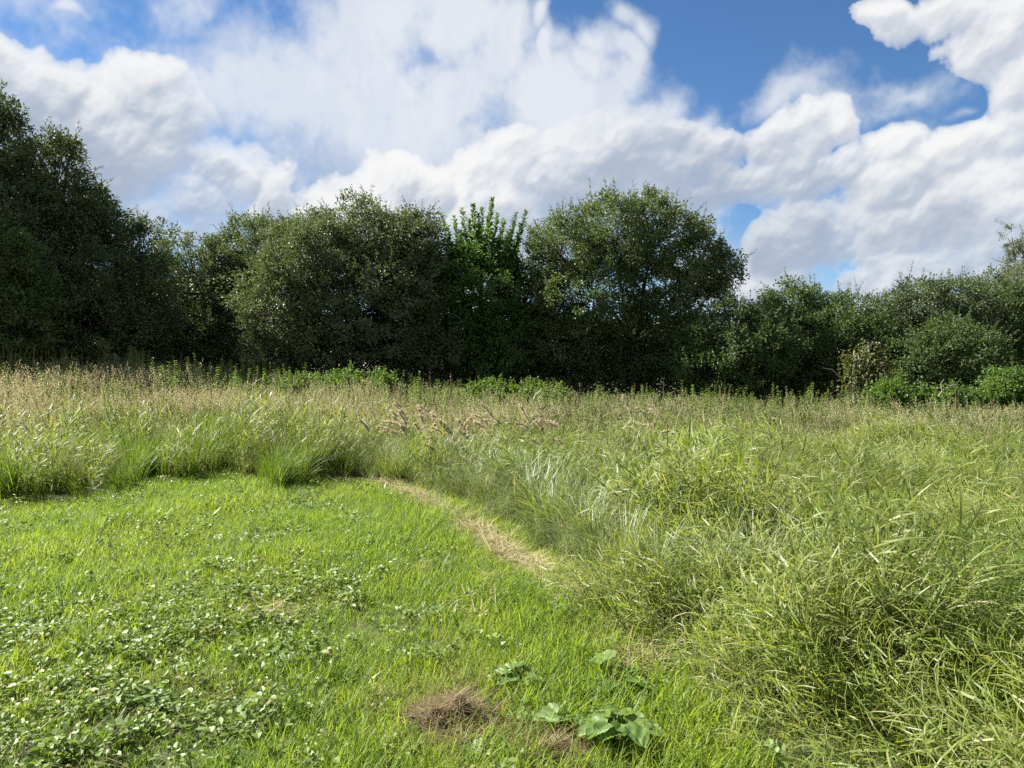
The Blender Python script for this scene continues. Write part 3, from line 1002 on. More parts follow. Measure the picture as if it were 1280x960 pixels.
def w_nettle(g, r, H=1.3, leafs=26, size=0.10, stems=3):
    for s in range(stems):
        b = np.append(r.normal(size=2) * 0.10, 0)
        top = b + np.array([r.normal() * 0.12, r.normal() * 0.12, H * r.uniform(0.75, 1.0)])
        tube(g, [b, (b + top) / 2 + r.normal(size=3) * 0.02, top], [0.008, 0.006, 0.003], 4, 1)
        t = np.linspace(0.12, 1.0, leafs)
        P = b + (top - b) * t[:, None]
        a = np.arange(leafs) * (math.pi / 2) + r.uniform(0, 6)
        for side in (0, math.pi):
            D = np.column_stack([np.cos(a + side), np.sin(a + side), r.uniform(-0.3, 0.5, leafs)])
            L = size * (1.15 - 0.75 * t) * r.uniform(0.8, 1.2, leafs)
            leaves(g, P, D, np.array([0, 0, 1.0]) + r.normal(size=(leafs, 3)) * 0.3, L, L * 0.5, 0, r.random(leafs), droop=0.25)


def p_straw(g, r):
    n = 16
    b = np.column_stack([r.normal(size=(n, 2)) * 0.07, r.uniform(0.003, 0.05, n)])
    blades(g, b, r.uniform(0, 6.28, n), r.uniform(1.2, 1.6, n), r.uniform(-0.2, 0.5, n), r.uniform(0.10, 0.32, n), r.uniform(0.003, 0.006, n), 3, 0, r.random(n))


def spread(x0, x1, y0, y1, density, r):
    n = int((x1 - x0) * (y1 - y0) * density)
    return r.uniform(x0, x1, n), r.uniform(y0, y1, n)


def seen(x, y, margin=1.6):
    return np.abs(x) < 0.667 * np.maximum(y, 0) + margin


def sow(name, label, protos, x, y, r, scale=(0.8, 1.2), lean_dir=None, lean=None, mats=(), z0=0.0, zs=None, sc=None):
    n = len(x)
    pos = np.column_stack([x, y, ground_z(x, y) + z0])
    ld = r.uniform(0, 6.28, n) if lean_dir is None else lean_dir
    le = np.abs(r.normal(size=n)) * 0.12 if lean is None else lean
    s = r.uniform(*scale, n) if sc is None else sc
    g = scatter(protos, pos, r.uniform(0, 6.28, n), s, ld, le, r.integers(0, len(protos), n), r.random(n), zs)
    o = g.build(name, mats)
    tag(o, label, kind='stuff')
    return o


# ------------------------------------------------------------------ the lawn
def build_lawn():
    r = np.random.default_rng(11)
    P = [proto(p_lawn, 20 + i) for i in range(8)]
    x, y = spread(-10, 3.5, 1.2, 11.8, 330, r)
    e = edge_distance(x, y)
    k = in_lawn(x, y) & seen(x, y, 3.0)
    hay = (x - y * 0) * 0
    clov = smooth_noise(x, y, 3, 0.9) * 0.6 + smooth_noise(x, y, 4, 0.3) * 0.4
    px = x / y * FOCAL + 640
    weedy = np.clip((clov - 0.42) * 2.0, 0, 0.8) * np.clip((560 - px) / 300, 0.12, 1) * np.clip((7.5 - y) / 2.5, 0.25, 1)
    k &= r.random(len(x)) > weedy * 0.18
    mx, my = ground_at(572, 905)
    md = np.hypot((x - mx) / 0.23, (y - my) / 0.20)
    m2x, m2y = ground_at(690, 945)
    md = np.minimum(md, np.hypot((x - m2x) / 0.15, (y - m2y) / 0.13))
    k &= (md > 1.0) & (r.random(len(x)) < np.clip((md - 0.5) / 1.3, 0.2, 1))
    x, y, e, weedy = x[k], y[k], e[k], weedy[k]
    tall = smooth_noise(x, y, 8, 0.8)
    sc = (0.62 + 0.75 * tall ** 1.5 + 0.5 * np.exp(-e / 0.35) * (x > -1.5)) * r.uniform(0.75, 1.25, len(x))
    sc *= 1 - 0.1 * weedy
    strip = [ground_at(*p) for p in STRIP]
    ds = np.full(len(x), 9.0)
    for i in range(len(strip) - 1):
        (ax, ay), (bx, by) = strip[i], strip[i + 1]
        t = np.clip(((x - ax) * (bx - ax) + (y - ay) * (by - ay)) / ((bx - ax) ** 2 + (by - ay) ** 2), 0, 1)
        ds = np.minimum(ds, np.hypot(x - ax - t * (bx - ax), y - ay - t * (by - ay)))
    sc *= 1 - 0.45 * np.exp(-(ds / 0.14) ** 2)
    thick = 0.55 * np.exp(-(((x - 0.35) / 0.55) ** 2 + ((y - 4.7) / 0.9) ** 2)) + 0.4 * np.exp(-(((x - 1.0) / 0.5) ** 2 + ((y - 3.4) / 0.6) ** 2))
    sc *= 1 + thick
    k = np.ones(len(x), bool)
    for (bx, by, br) in [(772, 868, .12), (772, 930, .17), (655, 868, .10)]:
        gx, gy = ground_at(bx, by)
        k &= (np.hypot(x - gx, y - gy) > br) | (r.random(len(x)) < 0.25)
    x, y, sc, thick = x[k], y[k], sc[k], thick[k]
    mixn = 0.5 * smooth_noise(x, y, 91, 0.28) + 0.5 * smooth_noise(x, y, 92, 1.1) + thick * 0.5 + r.normal(size=len(x)) * 0.08
    d = mixn > 0.56
    sow('lawn_grass', 'short bright yellow green mown grass of the lawn', P, x[~d], y[~d], r, mats=[M['lawn']], sc=sc[~d])
    sow('lush_lawn_grass', 'thicker darker green tufts through the mown lawn', P, x[d], y[d], r, mats=[M['lawn_thick']], sc=sc[d] * 1.12)
    C = [proto(p_clover, 40 + i) for i in range(8)]
    x, y = spread(-9, 2.5, 1.5, 11, 210, r)
    clov = smooth_noise(x, y, 3, 0.9) * 0.6 + smooth_noise(x, y, 4, 0.3) * 0.4
    px = x / y * FOCAL + 640
    pr = np.clip((clov - 0.36) * 1.4, 0.12, 0.50) * np.clip((600 - px) / 300, 0.10, 1) * np.clip((7.5 - y) / 2.5, 0.3, 1)
    k = in_lawn(x, y) & seen(x, y, 1.0) & (r.random(len(x)) < pr)
    sow('clover', 'low grey green clover and creeping weeds patched through the lawn', C, x[k], y[k], r, scale=(0.8, 1.5), mats=[M['clover']], z0=0.012)
    Pl = [proto(p_plantain, 60 + i) for i in range(5)]
    x, y = spread(-8, 1.5, 2, 10.5, 9.0, r)
    k = in_lawn(x, y) & seen(x, y, 1.0)
    sow('plantain_weeds', 'broad bladed rosettes scattered through the lawn', Pl, x[k], y[k], r, scale=(0.5, 1.3), mats=[M['burdock']])
    # cut grass left dry along the foot of the tall grass
    S = [proto(p_straw, 70 + i) for i in range(6)]
    xs, ys = [], []
    line = [ground_at(*p) for p in STRIP]
    for i in range(len(line) - 1):
        n = int(60 * math.hypot(line[i + 1][0] - line[i][0], line[i + 1][1] - line[i][1])) + 4
        t = r.random(n)
        wd = 0.05
        xs.append(line[i][0] + (line[i + 1][0] - line[i][0]) * t + r.normal(size=n) * wd)
        ys.append(line[i][1] + (line[i + 1][1] - line[i][1]) * t + r.normal(size=n) * wd)
    for (px, py, n, w) in [(700, 735, 16, .12), (780, 790, 14, .15), (1262, 950, 12, .10), (340, 775, 10, .10), (470, 600, 26, .3), (160, 590, 60, .25), (270, 590, 30, .4), (540, 650, 8, .4), (600, 740, 8, .4)]:
        a, b = ground_at(px, py)
        xs.append(a + r.normal(size=n) * w)
        ys.append(b + r.normal(size=n) * w)
    x, y = np.concatenate(xs), np.concatenate(ys)
    xs, ys = [], []
    for (px, py, n, w) in [(570, 925, 45, .12), (690, 945, 32, .10), (630, 950, 14, .15), (600, 865, 16, .12), (640, 890, 20, .15), (340, 775, 14, .12), (1260, 952, 14, .15),
                           (250, 860, 10, .2), (80, 930, 20, .2), (500, 880, 10, .1)]:
        a, b = ground_at(px, py)
        xs.append(a + r.normal(size=n) * w)
        ys.append(b + r.normal(size=n) * w)
    sow('dead_grass', 'brown dead grass lying flat round the two heaps and on bare spots', S, np.concatenate(xs), np.concatenate(ys), r, scale=(0.35, 0.8), mats=[M['thatch']], z0=0.02)
    sow('dry_clippings', 'pale dry cut grass lying along the foot of the tall grass', S, x, y, r, scale=(0.7, 1.2), mats=[M['straw']], z0=0.03)


build_lawn()


# ------------------------------------------------------------------ the meadow
def build_meadow():
    r = np.random.default_rng(21)
    # near heap of broad bladed grass
    P = [proto(p_reed, 80 + i) for i in range(9)]
    x, y = spread(-0.6, 11, 1.5, 13.5, 64, r)
    e = edge_distance(x, y)
    right = (~in_lawn(x, y)) & seen(x, y, 3.6) & (x > (y - 11.2) * -0.35 - 1.7) & (y < 12.6 + 1.2 * smooth_noise(x, y, 5, 2.0))
    k = right & (y < 13) & ~((e < 0.85) & (y > 5.4) & (x < 1.2))
    x, y, e = x[k], y[k], e[k]
    hump = smooth_noise(x, y, 31, 1.15)
    grow = np.clip(e / 0.7, 0.0, 1)
    low = np.clip((y - 2.0) / 1.4, 0.45, 1)
    sc = (0.34 + 0.24 * grow + 0.55 * (hump - 0.4) + 0.34 * (smooth_noise(x, y, 39, 0.5) - 0.5) + 0.34 * np.exp(-(((x - 1.9) / 0.9) ** 2 + ((y - 7.2) / 1.3) ** 2))) * r.uniform(0.8, 1.15, len(x)) * (0.55 + 0.45 * low)
    ld = math.pi + 0.6 + 1.1 * np.sin(smooth_noise(x, y, 33, 1.1) * 6.28) + r.normal(size=len(x)) * 0.3
    le = np.clip(0.45 + 0.85 * smooth_noise(x, y, 35, 1.0) + 0.25 * (1 - grow) + r.normal(size=len(x)) * 0.15, 0, 1.3)
    lush = (smooth_noise(x, y, 37, 1.5) > 0.74) | (np.hypot((x - 3.1) / 0.9, (y - 5.2) / 0.7) < r.uniform(0.5, 1.1, len(x)))
    sow('reed_grass', 'broad bladed yellowish tall grass lodged in a tangled heap', P, x[~lush], y[~lush], r, mats=[M['reed']], lean_dir=ld[~lush], lean=le[~lush], sc=sc[~lush])
    sow('lush_grass', 'greener patches in the broad bladed tall grass', P, x[lush], y[lush], r, mats=[M['lush']], lean_dir=ld[lush], lean=le[lush] * 0.7, sc=sc[lush])
    # arching tussocks along the edge
    T = [proto(p_tussock, 100 + i) for i in range(7)]
    x, y = spread(-3.0, 3.0, 3.5, 13.0, 26, r)
    e = edge_distance(x, y)
    k = (~in_lawn(x, y)) & (e < 1.5) & (x > (y - 11.2) * -0.5 - 2.2) & (y > 4.6)
    x, y, e = x[k], y[k], e[k]
    ld = math.pi + 0.5 + r.normal(size=len(x)) * 0.45
    sow('tussock_grass', 'long fine blades arching down over the lawn edge', T, x, y, r, mats=[M['tussock']], lean_dir=ld, lean=np.abs(r.normal(size=len(x))) * 0.2 + 0.2, sc=r.uniform(0.65, 1.0, len(x)) * np.clip(0.6 + e * 0.5, .6, 1))
    # upright green front on the left
    U = [proto(lambda g, q: p_tussock(g, q, 60, (0.4, 0.85), (0.3, 1.3), (0.007, 0.013)), 120 + i) for i in range(6)]
    x, y = spread(-11.5, -0.8, 9.0, 14.0, 34, r)
    e = edge_distance(x, y)
    k = (~in_lawn(x, y)) & seen(x, y, 3.2) & (e < 2.6) & (x < (y - 11.2) * -0.35 - 0.9)
    x, y, e = x[k], y[k], e[k]
    hump = smooth_noise(x, y, 41, 1.0)
    kind = smooth_noise(x, y, 43, 0.7) + r.normal(size=len(x)) * 0.12
    ld = -math.pi / 2 + r.normal(size=len(x)) * 1.2
    le = np.abs(r.normal(size=len(x))) * 0.25 + 0.05
    sc = (0.40 + 0.55 * hump + 0.35 * smooth_noise(x, y, 45, 0.35)) * r.uniform(0.75, 1.2, len(x))
    for nm, lb, pr, mt, w in (('verge_grass', 'rank green grass standing in a dark front behind the lawn', U, 'lush', kind < 0.50),
                              ('verge_reed_grass', 'broad bladed grass mixed into the dark front behind the lawn', P, 'reed', (kind >= 0.50) & (kind < 0.72)),
                              ('verge_pale_grass', 'pale yellowing grass mixed into the dark front behind the lawn', U, 'tussock', kind >= 0.72)):
        sow(nm, lb, pr, x[w], y[w], r, mats=[M[mt]], sc=sc[w] * (0.95 if nm == 'verge_reed_grass' else 1), lean_dir=ld[w], lean=le[w])
    # flowering meadow behind
    F = [proto(p_meadow, 140 + i) for i in range(9)]
    x, y = spread(-20, 20, 9.8, 26.5, 30, r)
    e = edge_distance(x, y)
    k = (~in_lawn(x, y)) & seen(x, y, 3.6) & (e > 0.5) & ((y > 12.0) | (x < (y - 11.2) * -0.35 - 1.2))
    k &= r.random(len(x)) < np.clip(1.25 - (y - 10) / 26, 0.5, 1)
    x, y, e = x[k], y[k], e[k]
    straw = smooth_noise(x, y, 51, 2.2) * 0.8 - 0.10 + np.clip(-x / 14, -0.55, 0.25) - np.clip((y - 17) / 8, 0, .5)
    dry = straw > 0.50 + r.normal(size=len(x)) * 0.13
    near_edge = np.clip(e / 2.0, 0.55, 1)
    sc = (0.52 + 0.30 * smooth_noise(x, y, 53, 1.6)) * r.uniform(0.8, 1.2, len(x)) * near_edge * np.clip(1.12 - (y - 12) * 0.012, 0.85, 1)
    ld = math.pi * 0.9 + r.normal(size=len(x)) * 0.9
    le = np.abs(r.normal(size=len(x))) * 0.18
    sow('flowering_grass', 'straw pink flowering grass of the meadow', F, x[dry], y[dry], r, mats=[M['tussock'], M['stem'], M['seed']], lean_dir=ld[dry], lean=le[dry], sc=sc[dry])
    Fb = [proto(lambda g, q: w_nettle(g, q, 0.8, 15, 0.085, 3), 180 + i) for i in range(7)]
    xb, yb = spread(-19, 19, 11.2, 25, 7.0, r)
    patch = smooth_noise(xb, yb, 57, 1.5) + np.clip((yb - 13) / 16, -0.1, 0.45)
    kb = (~in_lawn(xb, yb)) & seen(xb, yb, 2.5) & (edge_distance(xb, yb) > 0.9) & (patch > 0.60) & ((yb > 12.6) | (xb < -1))
    xb, yb = xb[kb], yb[kb]
    sow('meadow_weeds', 'leafy green weeds growing through the meadow grass', Fb, xb, yb, r, mats=[M['weed'], M['stem']], scale=(0.7, 1.35))
    Fg = [proto(lambda g, q: p_meadow(g, q, 9, (0.7, 1.1), 0.22), 160 + i) for i in range(7)]
    sow('green_meadow_grass', 'greener stretch of the meadow with few seed heads', Fg, x[~dry], y[~dry], r, mats=[M['reed'], M['stem'], M['seed']], lean_dir=ld[~dry], lean=le[~dry], sc=sc[~dry])


build_meadow()


# ------------------------------------------------------------------ weeds and single plants
def mesh_thing(fn, seed, name, mats):
    g = Geo()
    fn(g, np.random.default_rng(seed))
    v, f, m, r = g.arrays()
    o = link_mesh(name, v, f, m, r, mats)
    return o


def w_spike(g, r, H=1.25):
    """thin upright stem ending in a dry seed spike"""
    top = np.array([r.normal() * 0.06, r.normal() * 0.06, H])
    tube(g, [(0, 0, 0), top * 0.5 + r.normal(size=3) * 0.02, top], [0.007, 0.006, 0.003], 4, 1)
    n = 60
    t = r.uniform(0.68, 1.0, n)
    a = r.uniform(0, 6.28, n)
    P = top * t[:, None]
    D = np.column_stack([np.cos(a), np.sin(a), r.uniform(0.2, 0.9, n)])
    leaves(g, P, D, r.normal(size=(n, 3)), r.uniform(0.02, 0.045, n), r.uniform(0.012, 0.02, n), 2, r.random(n))
    n = 10
    t = np.linspace(0.1, 0.62, n)
    a = np.arange(n) * 2.4
    L = 0.13 * (1.1 - t)
    leaves(g, top * t[:, None], np.column_stack([np.cos(a), np.sin(a), np.full(n, 0.3)]), np.tile([0, 0, 1.0], (n, 1)), L, L * 0.3, 0, r.random(n), droop=0.3)


def w_mugwort(g, r, H=1.5):
    """bushy grey green weed, many side branches"""
    for s in range(5):
        b = np.append(r.normal(size=2) * 0.12, 0)
        top = b + np.array([r.normal() * 0.25, r.normal() * 0.25, H * r.uniform(0.7, 1)])
        tube(g, [b, (b + top) / 2 + r.normal(size=3) * 0.03, top], [0.01, 0.007, 0.003], 4, 1)
        n = 110
        t = r.uniform(0.15, 1, n)
        a = r.uniform(0, 6.28, n)
        rad = 0.24 * (1.1 - t) * r.random(n)
        P = b + (top - b) * t[:, None] + np.column_stack([np.cos(a) * rad, np.sin(a) * rad, rad * 0.8])
        D = np.column_stack([np.cos(a), np.sin(a), r.uniform(-0.2, 0.9, n)])
        L = r.uniform(0.05, 0.10, n)
        leaves(g, P, D, r.normal(size=(n, 3)) + np.array([0, 0, 0.8]), L, L * 0.45, 0, r.random(n), droop=0.2)


def copies(protos, spots, group, label, cat, r, scale=(0.8, 1.15), lean=None):
    used = set()
    for i, (x, y) in enumerate(spots):
        q = int(r.integers(0, len(protos)))
        p = protos[q]
        if q in used:
            o = p.copy()
            COL.objects.link(o)
        else:
            o = p
            used.add(q)
        s = r.uniform(*scale)
        o.location = (x, y, float(ground_z(x, y)) - 0.02)
        o.rotation_euler = (r.normal() * 0.05, r.normal() * 0.05, r.uniform(0, 6.28))
        if lean is not None:
            o.rotation_euler = (-lean[1] + r.normal() * 0.08, lean[0] + r.normal() * 0.08, r.normal() * 0.4)
        o.scale = (s, s, s)
        tag(o, label, cat, group)
    for q, p in enumerate(protos):
        if q not in used:
            bpy.data.objects.remove(p)


def build_weeds():
    r = np.random.default_rng(61)
    nett = [mesh_thing(lambda g, q: w_nettle(g, q, 1.45, 26, 0.13, 4), 200 + i, 'nettle_plant', [M['weed'], M['stem']]) for i in range(5)]
    spots = []
    for i in range(290):
        px = r.uniform(-40, 1320)
        y = 15.5 + 8.0 * r.random() ** 0.6
        spots.append(((px - 640) / FOCAL * y, y))
    copies(nett, spots, 'nettles along the foot of the trees', 'leafy green nettle standing in the row along the shaded foot of the trees', 'weed', r, (0.65, 1.0))
    spk = [mesh_thing(lambda g, q: w_spike(g, q, 1.35), 220 + i, 'dock_plant', [M['weed'], M['stem'], M['rust']]) for i in range(4)]
    spots = []
    for i in range(90):
        px = r.uniform(0, 1300)
        y = r.uniform(14.0, 24.0)
        spots.append(((px - 640) / FOCAL * y, y))
    copies(spk, spots, 'dry dock spikes in the meadow', 'thin brown dock spike standing up out of the meadow grass', 'weed', r, (0.7, 1.05))
    mug = [mesh_thing(lambda g, q: w_mugwort(g, q, 1.35), 240 + i, 'mugwort_plant', [M['greyweed'], M['stem']]) for i in range(4)]
    spots = []
    for i in range(120):
        px = r.uniform(660, 1310)
        y = r.uniform(13.5, 23.5)
        spots.append(((px - 640) / FOCAL * y, y))
    for i in range(26):
        px = r.uniform(-10, 420)
        y = r.uniform(18.5, 22.5)
        spots.append(((px - 640) / FOCAL * y, y))
    copies(mug, spots, 'grey green bushy weeds of the meadow', 'bushy grey green weed among the meadow grass', 'weed', r, (0.5, 0.82))
    # single weeds that stand out
    def one(fn, seed, name, mats, px, y, label, cat, s=1.0, rot=0.0):
        o = mesh_thing(fn, seed, name, mats)
        x, yy, z = at(px, y)
        o.location = (x, yy, z)
        o.scale = (s, s, s)
        o.rotation_euler = (0, 0, rot)
        return tag(o, label, cat)
    one(lambda g, q: w_mugwort(g, q, 1.5), 301, 'mugwort_plant', [M['greyweed'], M['stem']], 163, 20.5, 'tall bushy weed sticking up alone before the dark trees', 'weed', 1.05)
    one(lambda g, q: w_spike(g, q, 1.2), 302, 'dock_plant', [M['weed'], M['stem'], M['rust']], 1239, 11.6, 'rusty brown dock spike standing nearest the right edge', 'weed', 0.95)
    one(lambda g, q: w_nettle(g, q, 1.1, 22, 0.09, 1), 303, 'thistle_plant', [M['weed'], M['stem']], 1233, 11.2, 'thin leafy stem beside the rusty dock spike', 'weed', 0.9)
    one(lambda g, q: w_spike(g, q, 1.2), 304, 'dock_plant', [M['weed'], M['stem'], M['rust']], 682, 10.2, 'bare dark stem rising from the tussock grass beside the cut straw', 'weed', 0.9)
    # low bramble mounds in front of the trees
    def bramble(px, py, rx, ry, y, label, mt, seed):
        make_tree('bramble_bush', label, 'bush', at(px, y), [lobe(px, py, rx, ry, y), lobe(px - rx * .7, py + ry * .35, rx * .6, ry * .7, y), lobe(px + rx * .7, py + ry * .4, rx * .6, ry * .7, y)],
                  mt, seed, leaf=(.095, .07), per=20, dens=14, clump=.16, shoots=.5, shoot_len=.32, trunk_r=.025, stems=2, twigs=.2)
    bramble(445, 482, 46, 17, 21.0, 'light green bramble mound in front of the broad willow', 'fresh', 401)
    bramble(385, 487, 28, 13, 20.8, 'smaller light green bramble mound at the lit side of the broad willow', 'fresh', 402)
    bramble(248, 483, 34, 12, 20.5, 'low bramble mound before the dark gap between the trees', 'fresh', 403)
    bramble(600, 492, 34, 15, 21.5, 'green bramble mound in front of the bright upright tree', 'fresh', 404)
    bramble(668, 494, 34, 13, 21.5, 'green bramble mound between the upright tree and the wide crowned tree', 'weed', 405)
    bramble(1175, 497, 26, 11, 20.5, 'low yellow green bramble mound by the curved dead branch', 'fresh', 406)
    bramble(1112, 488, 15, 15, 20.5, 'small light green sapling bush beside the creeper covered stump', 'fresh', 407)


build_weeds()


def build_tussocks():
    """single heavy tussocks drooping over the lawn edge"""
    r = np.random.default_rng(71)
    protos = [mesh_thing(lambda g, q: p_tussock(g, q, 170, (0.6, 1.1), (1.0, 2.0), (0.006, 0.012)), 330 + i, 'grass_tussock', [M['tussock']]) for i in range(4)]
    spots = []
    for (px, py, dx) in [(520, 588, .1), (552, 600, .15), (580, 612, .1), (612, 628, .15), (640, 645, .1), (662, 662, .15), (690, 680, .1), (712, 700, .2), (738, 712, .15), (600, 600, .1), (650, 622, .1), (700, 650, .1), (745, 680, .1),
                         (775, 735, .1), (800, 765, .15)]:
        x, y = ground_at(px, py)
        spots.append((x + dx, y))
    copies(protos, spots, 'grass tussocks drooping over the lawn edge', 'tussock of long fine blades drooping over the cut straw at the lawn edge', 'grass tussock', r, (0.75, 1.05), lean=(-0.30, -0.22))


def build_plumes():
    """clumps of small reed with drooping feather heads"""
    spots = [(525, 11.3, 17, 'biggest clump of feathery pink plumes, arching over the lawn corner'), (570, 10.6, 12, 'clump of feathery plumes hanging over the tussock grass'),
             (635, 11.8, 12, 'clump of tan feathery plumes in the middle of the meadow edge'), (705, 10.6, 7, 'few tan plumes rising behind the tussock grass'),
             (828, 11.2, 12, 'pale straw clump of seeding grass behind the broad bladed heap')]
    for q, (px, y, n, lb) in enumerate(spots):
        r = np.random.default_rng(500 + q)
        root = empty('plume_grass', at(px, y))
        tag(root, lb, 'grass clump')
        g = Geo()
        p_tussock(g, r, 90, (0.5, 1.0), (0.6, 1.8))
        g.build('blades', [M['tussock']], root)
        for s in range(n):
            az = math.pi + r.normal() * 0.9
            b = np.append(r.normal(size=2) * 0.22, 0)
            H, th, bend = r.uniform(0.7, 1.25), r.uniform(0.0, 0.45), r.uniform(0.4, 1.6)
            k = 9
            pts, p = [b], b.copy()
            for i in range(k):
                t = th + bend * ((i + .5) / k) ** 2.6
                p = p + np.array([math.cos(az) * math.sin(t), math.sin(az) * math.sin(t), math.cos(t)]) * H / k
                pts.append(p.copy())
            pts = np.array(pts)
            h = Geo()
            tube(h, pts, np.linspace(0.003, 0.0012, k + 1), 3, 1)
            m = 150
            tt = r.uniform(0.74, 1.0, m) * k
            i0 = np.minimum(tt.astype(int), k - 1)
            P = pts[i0] + (pts[i0 + 1] - pts[i0]) * (tt - i0)[:, None]
            ax = norm(pts[i0 + 1] - pts[i0])
            D = ax * 0.9 + r.normal(size=(m, 3)) * 0.35
            leaves(h, P, D, r.normal(size=(m, 3)), r.uniform(0.045, 0.075, m), r.uniform(0.010, 0.016, m), 0, r.random(m))
            h.build('plume', [M['plume'], M['stem']], root)


build_tussocks()
build_plumes()


def big_leaf(g, r, base, az, rise, size, stalk, mat=0):
    """a wavy heart shaped leaf with raised ribs on its own stalk"""
    d = np.array([math.cos(az), math.sin(az), 0])
    s = np.array([-math.sin(az), math.cos(az), 0])
    b0 = np.asarray(base, float)
    b1 = b0 + d * stalk * 0.6 + np.array([0, 0, stalk * rise])
    tube(g, [b0, (b0 + b1) / 2 + np.array([0, 0, 0.02]), b1], [0.006, 0.005, 0.004], 5, mat)
    nu, nv = 22, 20
    u = np.linspace(0, 1, nu + 1)
    v = np.linspace(-1, 1, nv + 1)
    U, V = np.meshgrid(u, v, indexing='ij')
    w = 0.52 * np.sin(math.pi * np.clip(U * 0.93 + 0.07, 0, 1) ** 0.62) * (1 + 0.05 * np.sin(U * 23 + r.uniform(0, 6)) + 0.04 * np.sin(U * 61))
    X = U - 0.16 * np.abs(V) * (1 - U) ** 3
    Yw = V * w
    wave = 0.035 * np.sin(U * 11 + V * 4 + r.uniform(0, 6)) * np.abs(V) + 0.10 * np.abs(V) ** 1.5 * 0.9 - 0.25 * U ** 2 + 0.016 * np.cos((U * 1.0 - 0.45 * np.abs(V)) * 38) * (1 - np.exp(-np.abs(V) * 5)) - 0.03 * np.exp(-(V / 0.07) ** 2) + 0.02 * np.sin(U * 17 + V * 9 + r.uniform(0, 6))
    tilt = r.uniform(-0.25, 0.25)
    P = b1 + (d[None, None] * X[..., None] + s[None, None] * Yw[..., None] + np.array([0, 0, 1.0])[None, None] * (wave + Yw * tilt)[..., None]) * size
    i, j = np.meshgrid(np.arange(nu), np.arange(nv), indexing='ij')
    a = i * (nv + 1) + j
    g.add(P, np.stack([a, a + 1, a + nv + 2, a + nv + 1], -1), mat, r.random())


def build_burdocks():
    spots = [
        (650, 868, 11, 0.095, 0.08, 'cluster of pale crinkled weed leaves behind the brown grass mound', 11),
        (773, 872, 5, 0.155, 0.10, 'large round burdock leaf beside the tall grass, paler underneath', 12),
        (772, 940, 10, 0.14, 0.10, 'burdock with big dark leaves at the bottom of the frame', 13),
        (712, 918, 6, 0.11, 0.07, 'small broad leaved weed between the two brown mounds', 14),
        (585, 945, 3, 0.11, 0.05, 'upright weed leaf just in front of the brown grass mound', 15),
        (520, 935, 3, 0.10, 0.04, 'low broad weed leaf at the near corner of the brown grass mound', 16),
        (14, 795, 6, 0.14, 0.06, 'dark broad leaved weed at the left edge of the lawn', 17),
        (185, 890, 3, 0.15, 0.06, 'toothed weed leaf lying in the clover, lowest on the left', 18),
        (725, 735, 4, 0.15, 0.12, 'grey green burdock at the end of the dry cut grass', 19),
        (340, 835, 4, 0.10, 0.06, 'pale broad leaved weed in the middle of the clover patch', 20),
        (440, 752, 2, 0.12, 0.05, 'single pale leaf lying on the lawn behind the clover patch', 21),
        (375, 640, 3, 0.13, 0.10, 'yellow green weed standing on the far lawn before the tall grass', 22),
    ]
    for (px, py, n, size, stalk, lb, sd) in spots:
        r = np.random.default_rng(600 + sd)
        x, y = ground_at(px, py)
        root = empty('burdock_plant', (x, y, float(ground_z(x, y))))
        tag(root, lb, 'weed')
        a0 = r.uniform(0, 6.28)
        for i in range(n):
            g = Geo()
            a = a0 + i * 2.4 + r.normal() * 0.3
            big_leaf(g, r, (r.normal() * 0.01, r.normal() * 0.01, 0), a, r.uniform(0.6, 1.2), size * r.uniform(0.7, 1.1), stalk * r.uniform(0.8, 1.3))
            g.build('leaf', [M['burdock']], root, smooth=True)


build_burdocks()


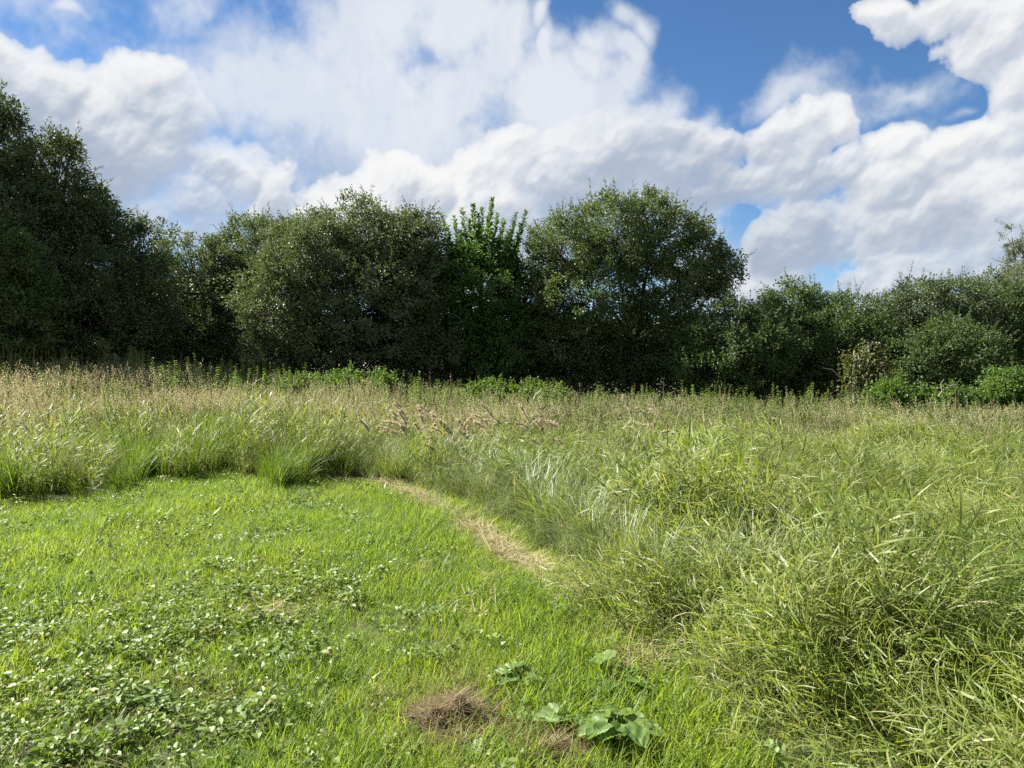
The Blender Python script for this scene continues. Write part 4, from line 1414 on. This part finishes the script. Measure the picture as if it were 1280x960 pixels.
def build_mounds():
    """old mown grass left in matted heaps"""
    for (px, py, rx, ry, h, n, lb, sd, hole) in [
        (566, 912, 0.20, 0.18, 0.12, 2200, 'matted brown heap of old mown grass with a dark hollow in its side', 1, True),
        (692, 948, 0.13, 0.10, 0.06, 800, 'smaller brown clump of dead grass beside the burdock', 2, False),
        (162, 592, 0.35, 0.25, 0.16, 500, 'low brown heap of dead grass in the gap of the tall grass front', 3, False),
        (342, 600, 0.26, 0.2, 0.10, 900, 'dark withered clump of grass standing at the lawn edge', 4, False),
    ]:
        r = np.random.default_rng(700 + sd)
        x0, y0 = ground_at(px, py)
        root = empty('dead_grass_mound', (x0, y0, float(ground_z(x0, y0))))
        tag(root, lb, 'grass heap')

        def height(x, y):
            d = np.hypot(x / rx, y / ry)
            z = h * np.exp(-(d * 1.15) ** 2.6) * (1 + 0.30 * np.sin(x * 31 + 1) * np.sin(y * 27) + 0.18 * np.sin(x * 67 + y * 40) * np.sin(y * 73))
            if hole:
                z = z - h * 0.95 * np.exp(-(((x - 0.07) / 0.075) ** 2 + ((y + 0.05) / 0.07) ** 2))
            return z
        k = 28
        xs = np.linspace(-1.25, 1.25, k) * rx
        ys = np.linspace(-1.25, 1.25, k) * ry
        X, Y = np.meshgrid(xs, ys)
        Z = height(X, Y) - 0.012
        i, j = np.meshgrid(np.arange(k - 1), np.arange(k - 1), indexing='ij')
        a = i * k + j
        g = Geo()
        g.add(np.stack([X, Y, Z], -1), np.stack([a, a + 1, a + k + 1, a + k], -1), 0, 0.3)
        core = g.build('heap_core', [M['heap']], root, smooth=True)
        ang = r.uniform(0, 6.28, n)
        d = np.sqrt(r.random(n)) * 1.15
        x, y = np.cos(ang) * d * rx, np.sin(ang) * d * ry
        s = Geo()
        up = 1.25 if sd != 4 else 0.5
        blades(s, np.column_stack([x, y, height(x, y) - 0.006]), r.uniform(0, 6.28, n), r.uniform(up - .35, up + .3, n), r.uniform(0.0, 0.7, n), r.uniform(0.05, 0.16, n) * (1 if sd != 4 else 2),
               r.uniform(0.002, 0.004, n), 3, 0, r.random(n))
        so_ = s.build('straw_strands', [M['thatch']], root)
        so_['kind'] = 'stuff'


build_mounds()


def build_stump():
    """stump wrapped in yellowing creeper, and the dead branch beside it"""
    Y = 21.5
    base = at(1080, Y)
    r = np.random.default_rng(801)
    root = empty('creeper_stump', base)
    tag(root, 'old stump wrapped in yellowing creeper with rusty dead leaves', 'stump')
    t = Geo()
    b = np.array(base)
    tops = [space_at(1068, 438, Y) - b, space_at(1086, 428, Y) - b, space_at(1102, 452, Y) - b]
    for q, tp in enumerate(tops):
        st = np.array([(q - 1) * 0.22, 0, -0.05])
        tube(t, [st, (st + tp) / 2 + r.normal(size=3) * 0.05, tp], [0.07, 0.055, 0.03], 7)
    tube(t, [(-0.1, 0, 1.0), space_at(1040, 462, Y) - b, space_at(1028, 460, Y) - b], [0.03, 0.015, 0.006], 5)
    t.build('trunk', [M['deadwood']], root, smooth=True)
    g = Geo()
    n = 3800
    q = r.integers(0, 3, n)
    u = r.random(n)
    st = np.column_stack([(q - 1) * 0.22, np.zeros(n), np.full(n, -0.05)])
    tp = np.array(tops)[q]
    a = r.uniform(0, 6.28, n)
    rad = (0.10 + 0.26 * np.abs(r.normal(size=n)) * (1.15 - u * .5))
    P = st + (tp - st) * u[:, None] + np.column_stack([np.cos(a) * rad, np.sin(a) * rad, r.normal(size=n) * 0.06])
    D = np.column_stack([np.cos(a), np.sin(a), r.uniform(-0.9, 0.2, n)])
    L = r.uniform(0.06, 0.11, n)
    leaves(g, P, D, np.column_stack([np.cos(a), np.sin(a), np.full(n, 0.8)]) + r.normal(size=(n, 3)) * 0.4, L, L * 0.75, 0, r.random(n), droop=0.2)
    g.build('creeper_foliage', [M['ivy']], root)
    # dead branch
    Y = 20.2
    base = at(1176, Y)
    b = np.array(base)
    d = Geo()
    tube(d, [(0, 0, -0.05)] + [space_at(px, py, Y) - b for px, py in [(1174, 505), (1173, 496), (1178, 489), (1187, 483), (1196, 480)]], [.03, .028, .024, .02, .014, .006], 6)
    tube(d, [space_at(px, py, Y) - b for px, py in [(1178, 489), (1176, 480), (1180, 474)]], [.015, .01, .004], 5)
    tube(d, [space_at(px, py, Y) - b for px, py in [(1187, 483), (1196, 486), (1204, 484)]], [.012, .008, .003], 5)
    o = d.build('dead_branch', [M['deadwood']], smooth=True)
    o.location = base
    tag(o, 'bare grey branch curving up out of the weeds before the dark thicket', 'branch')


build_stump()
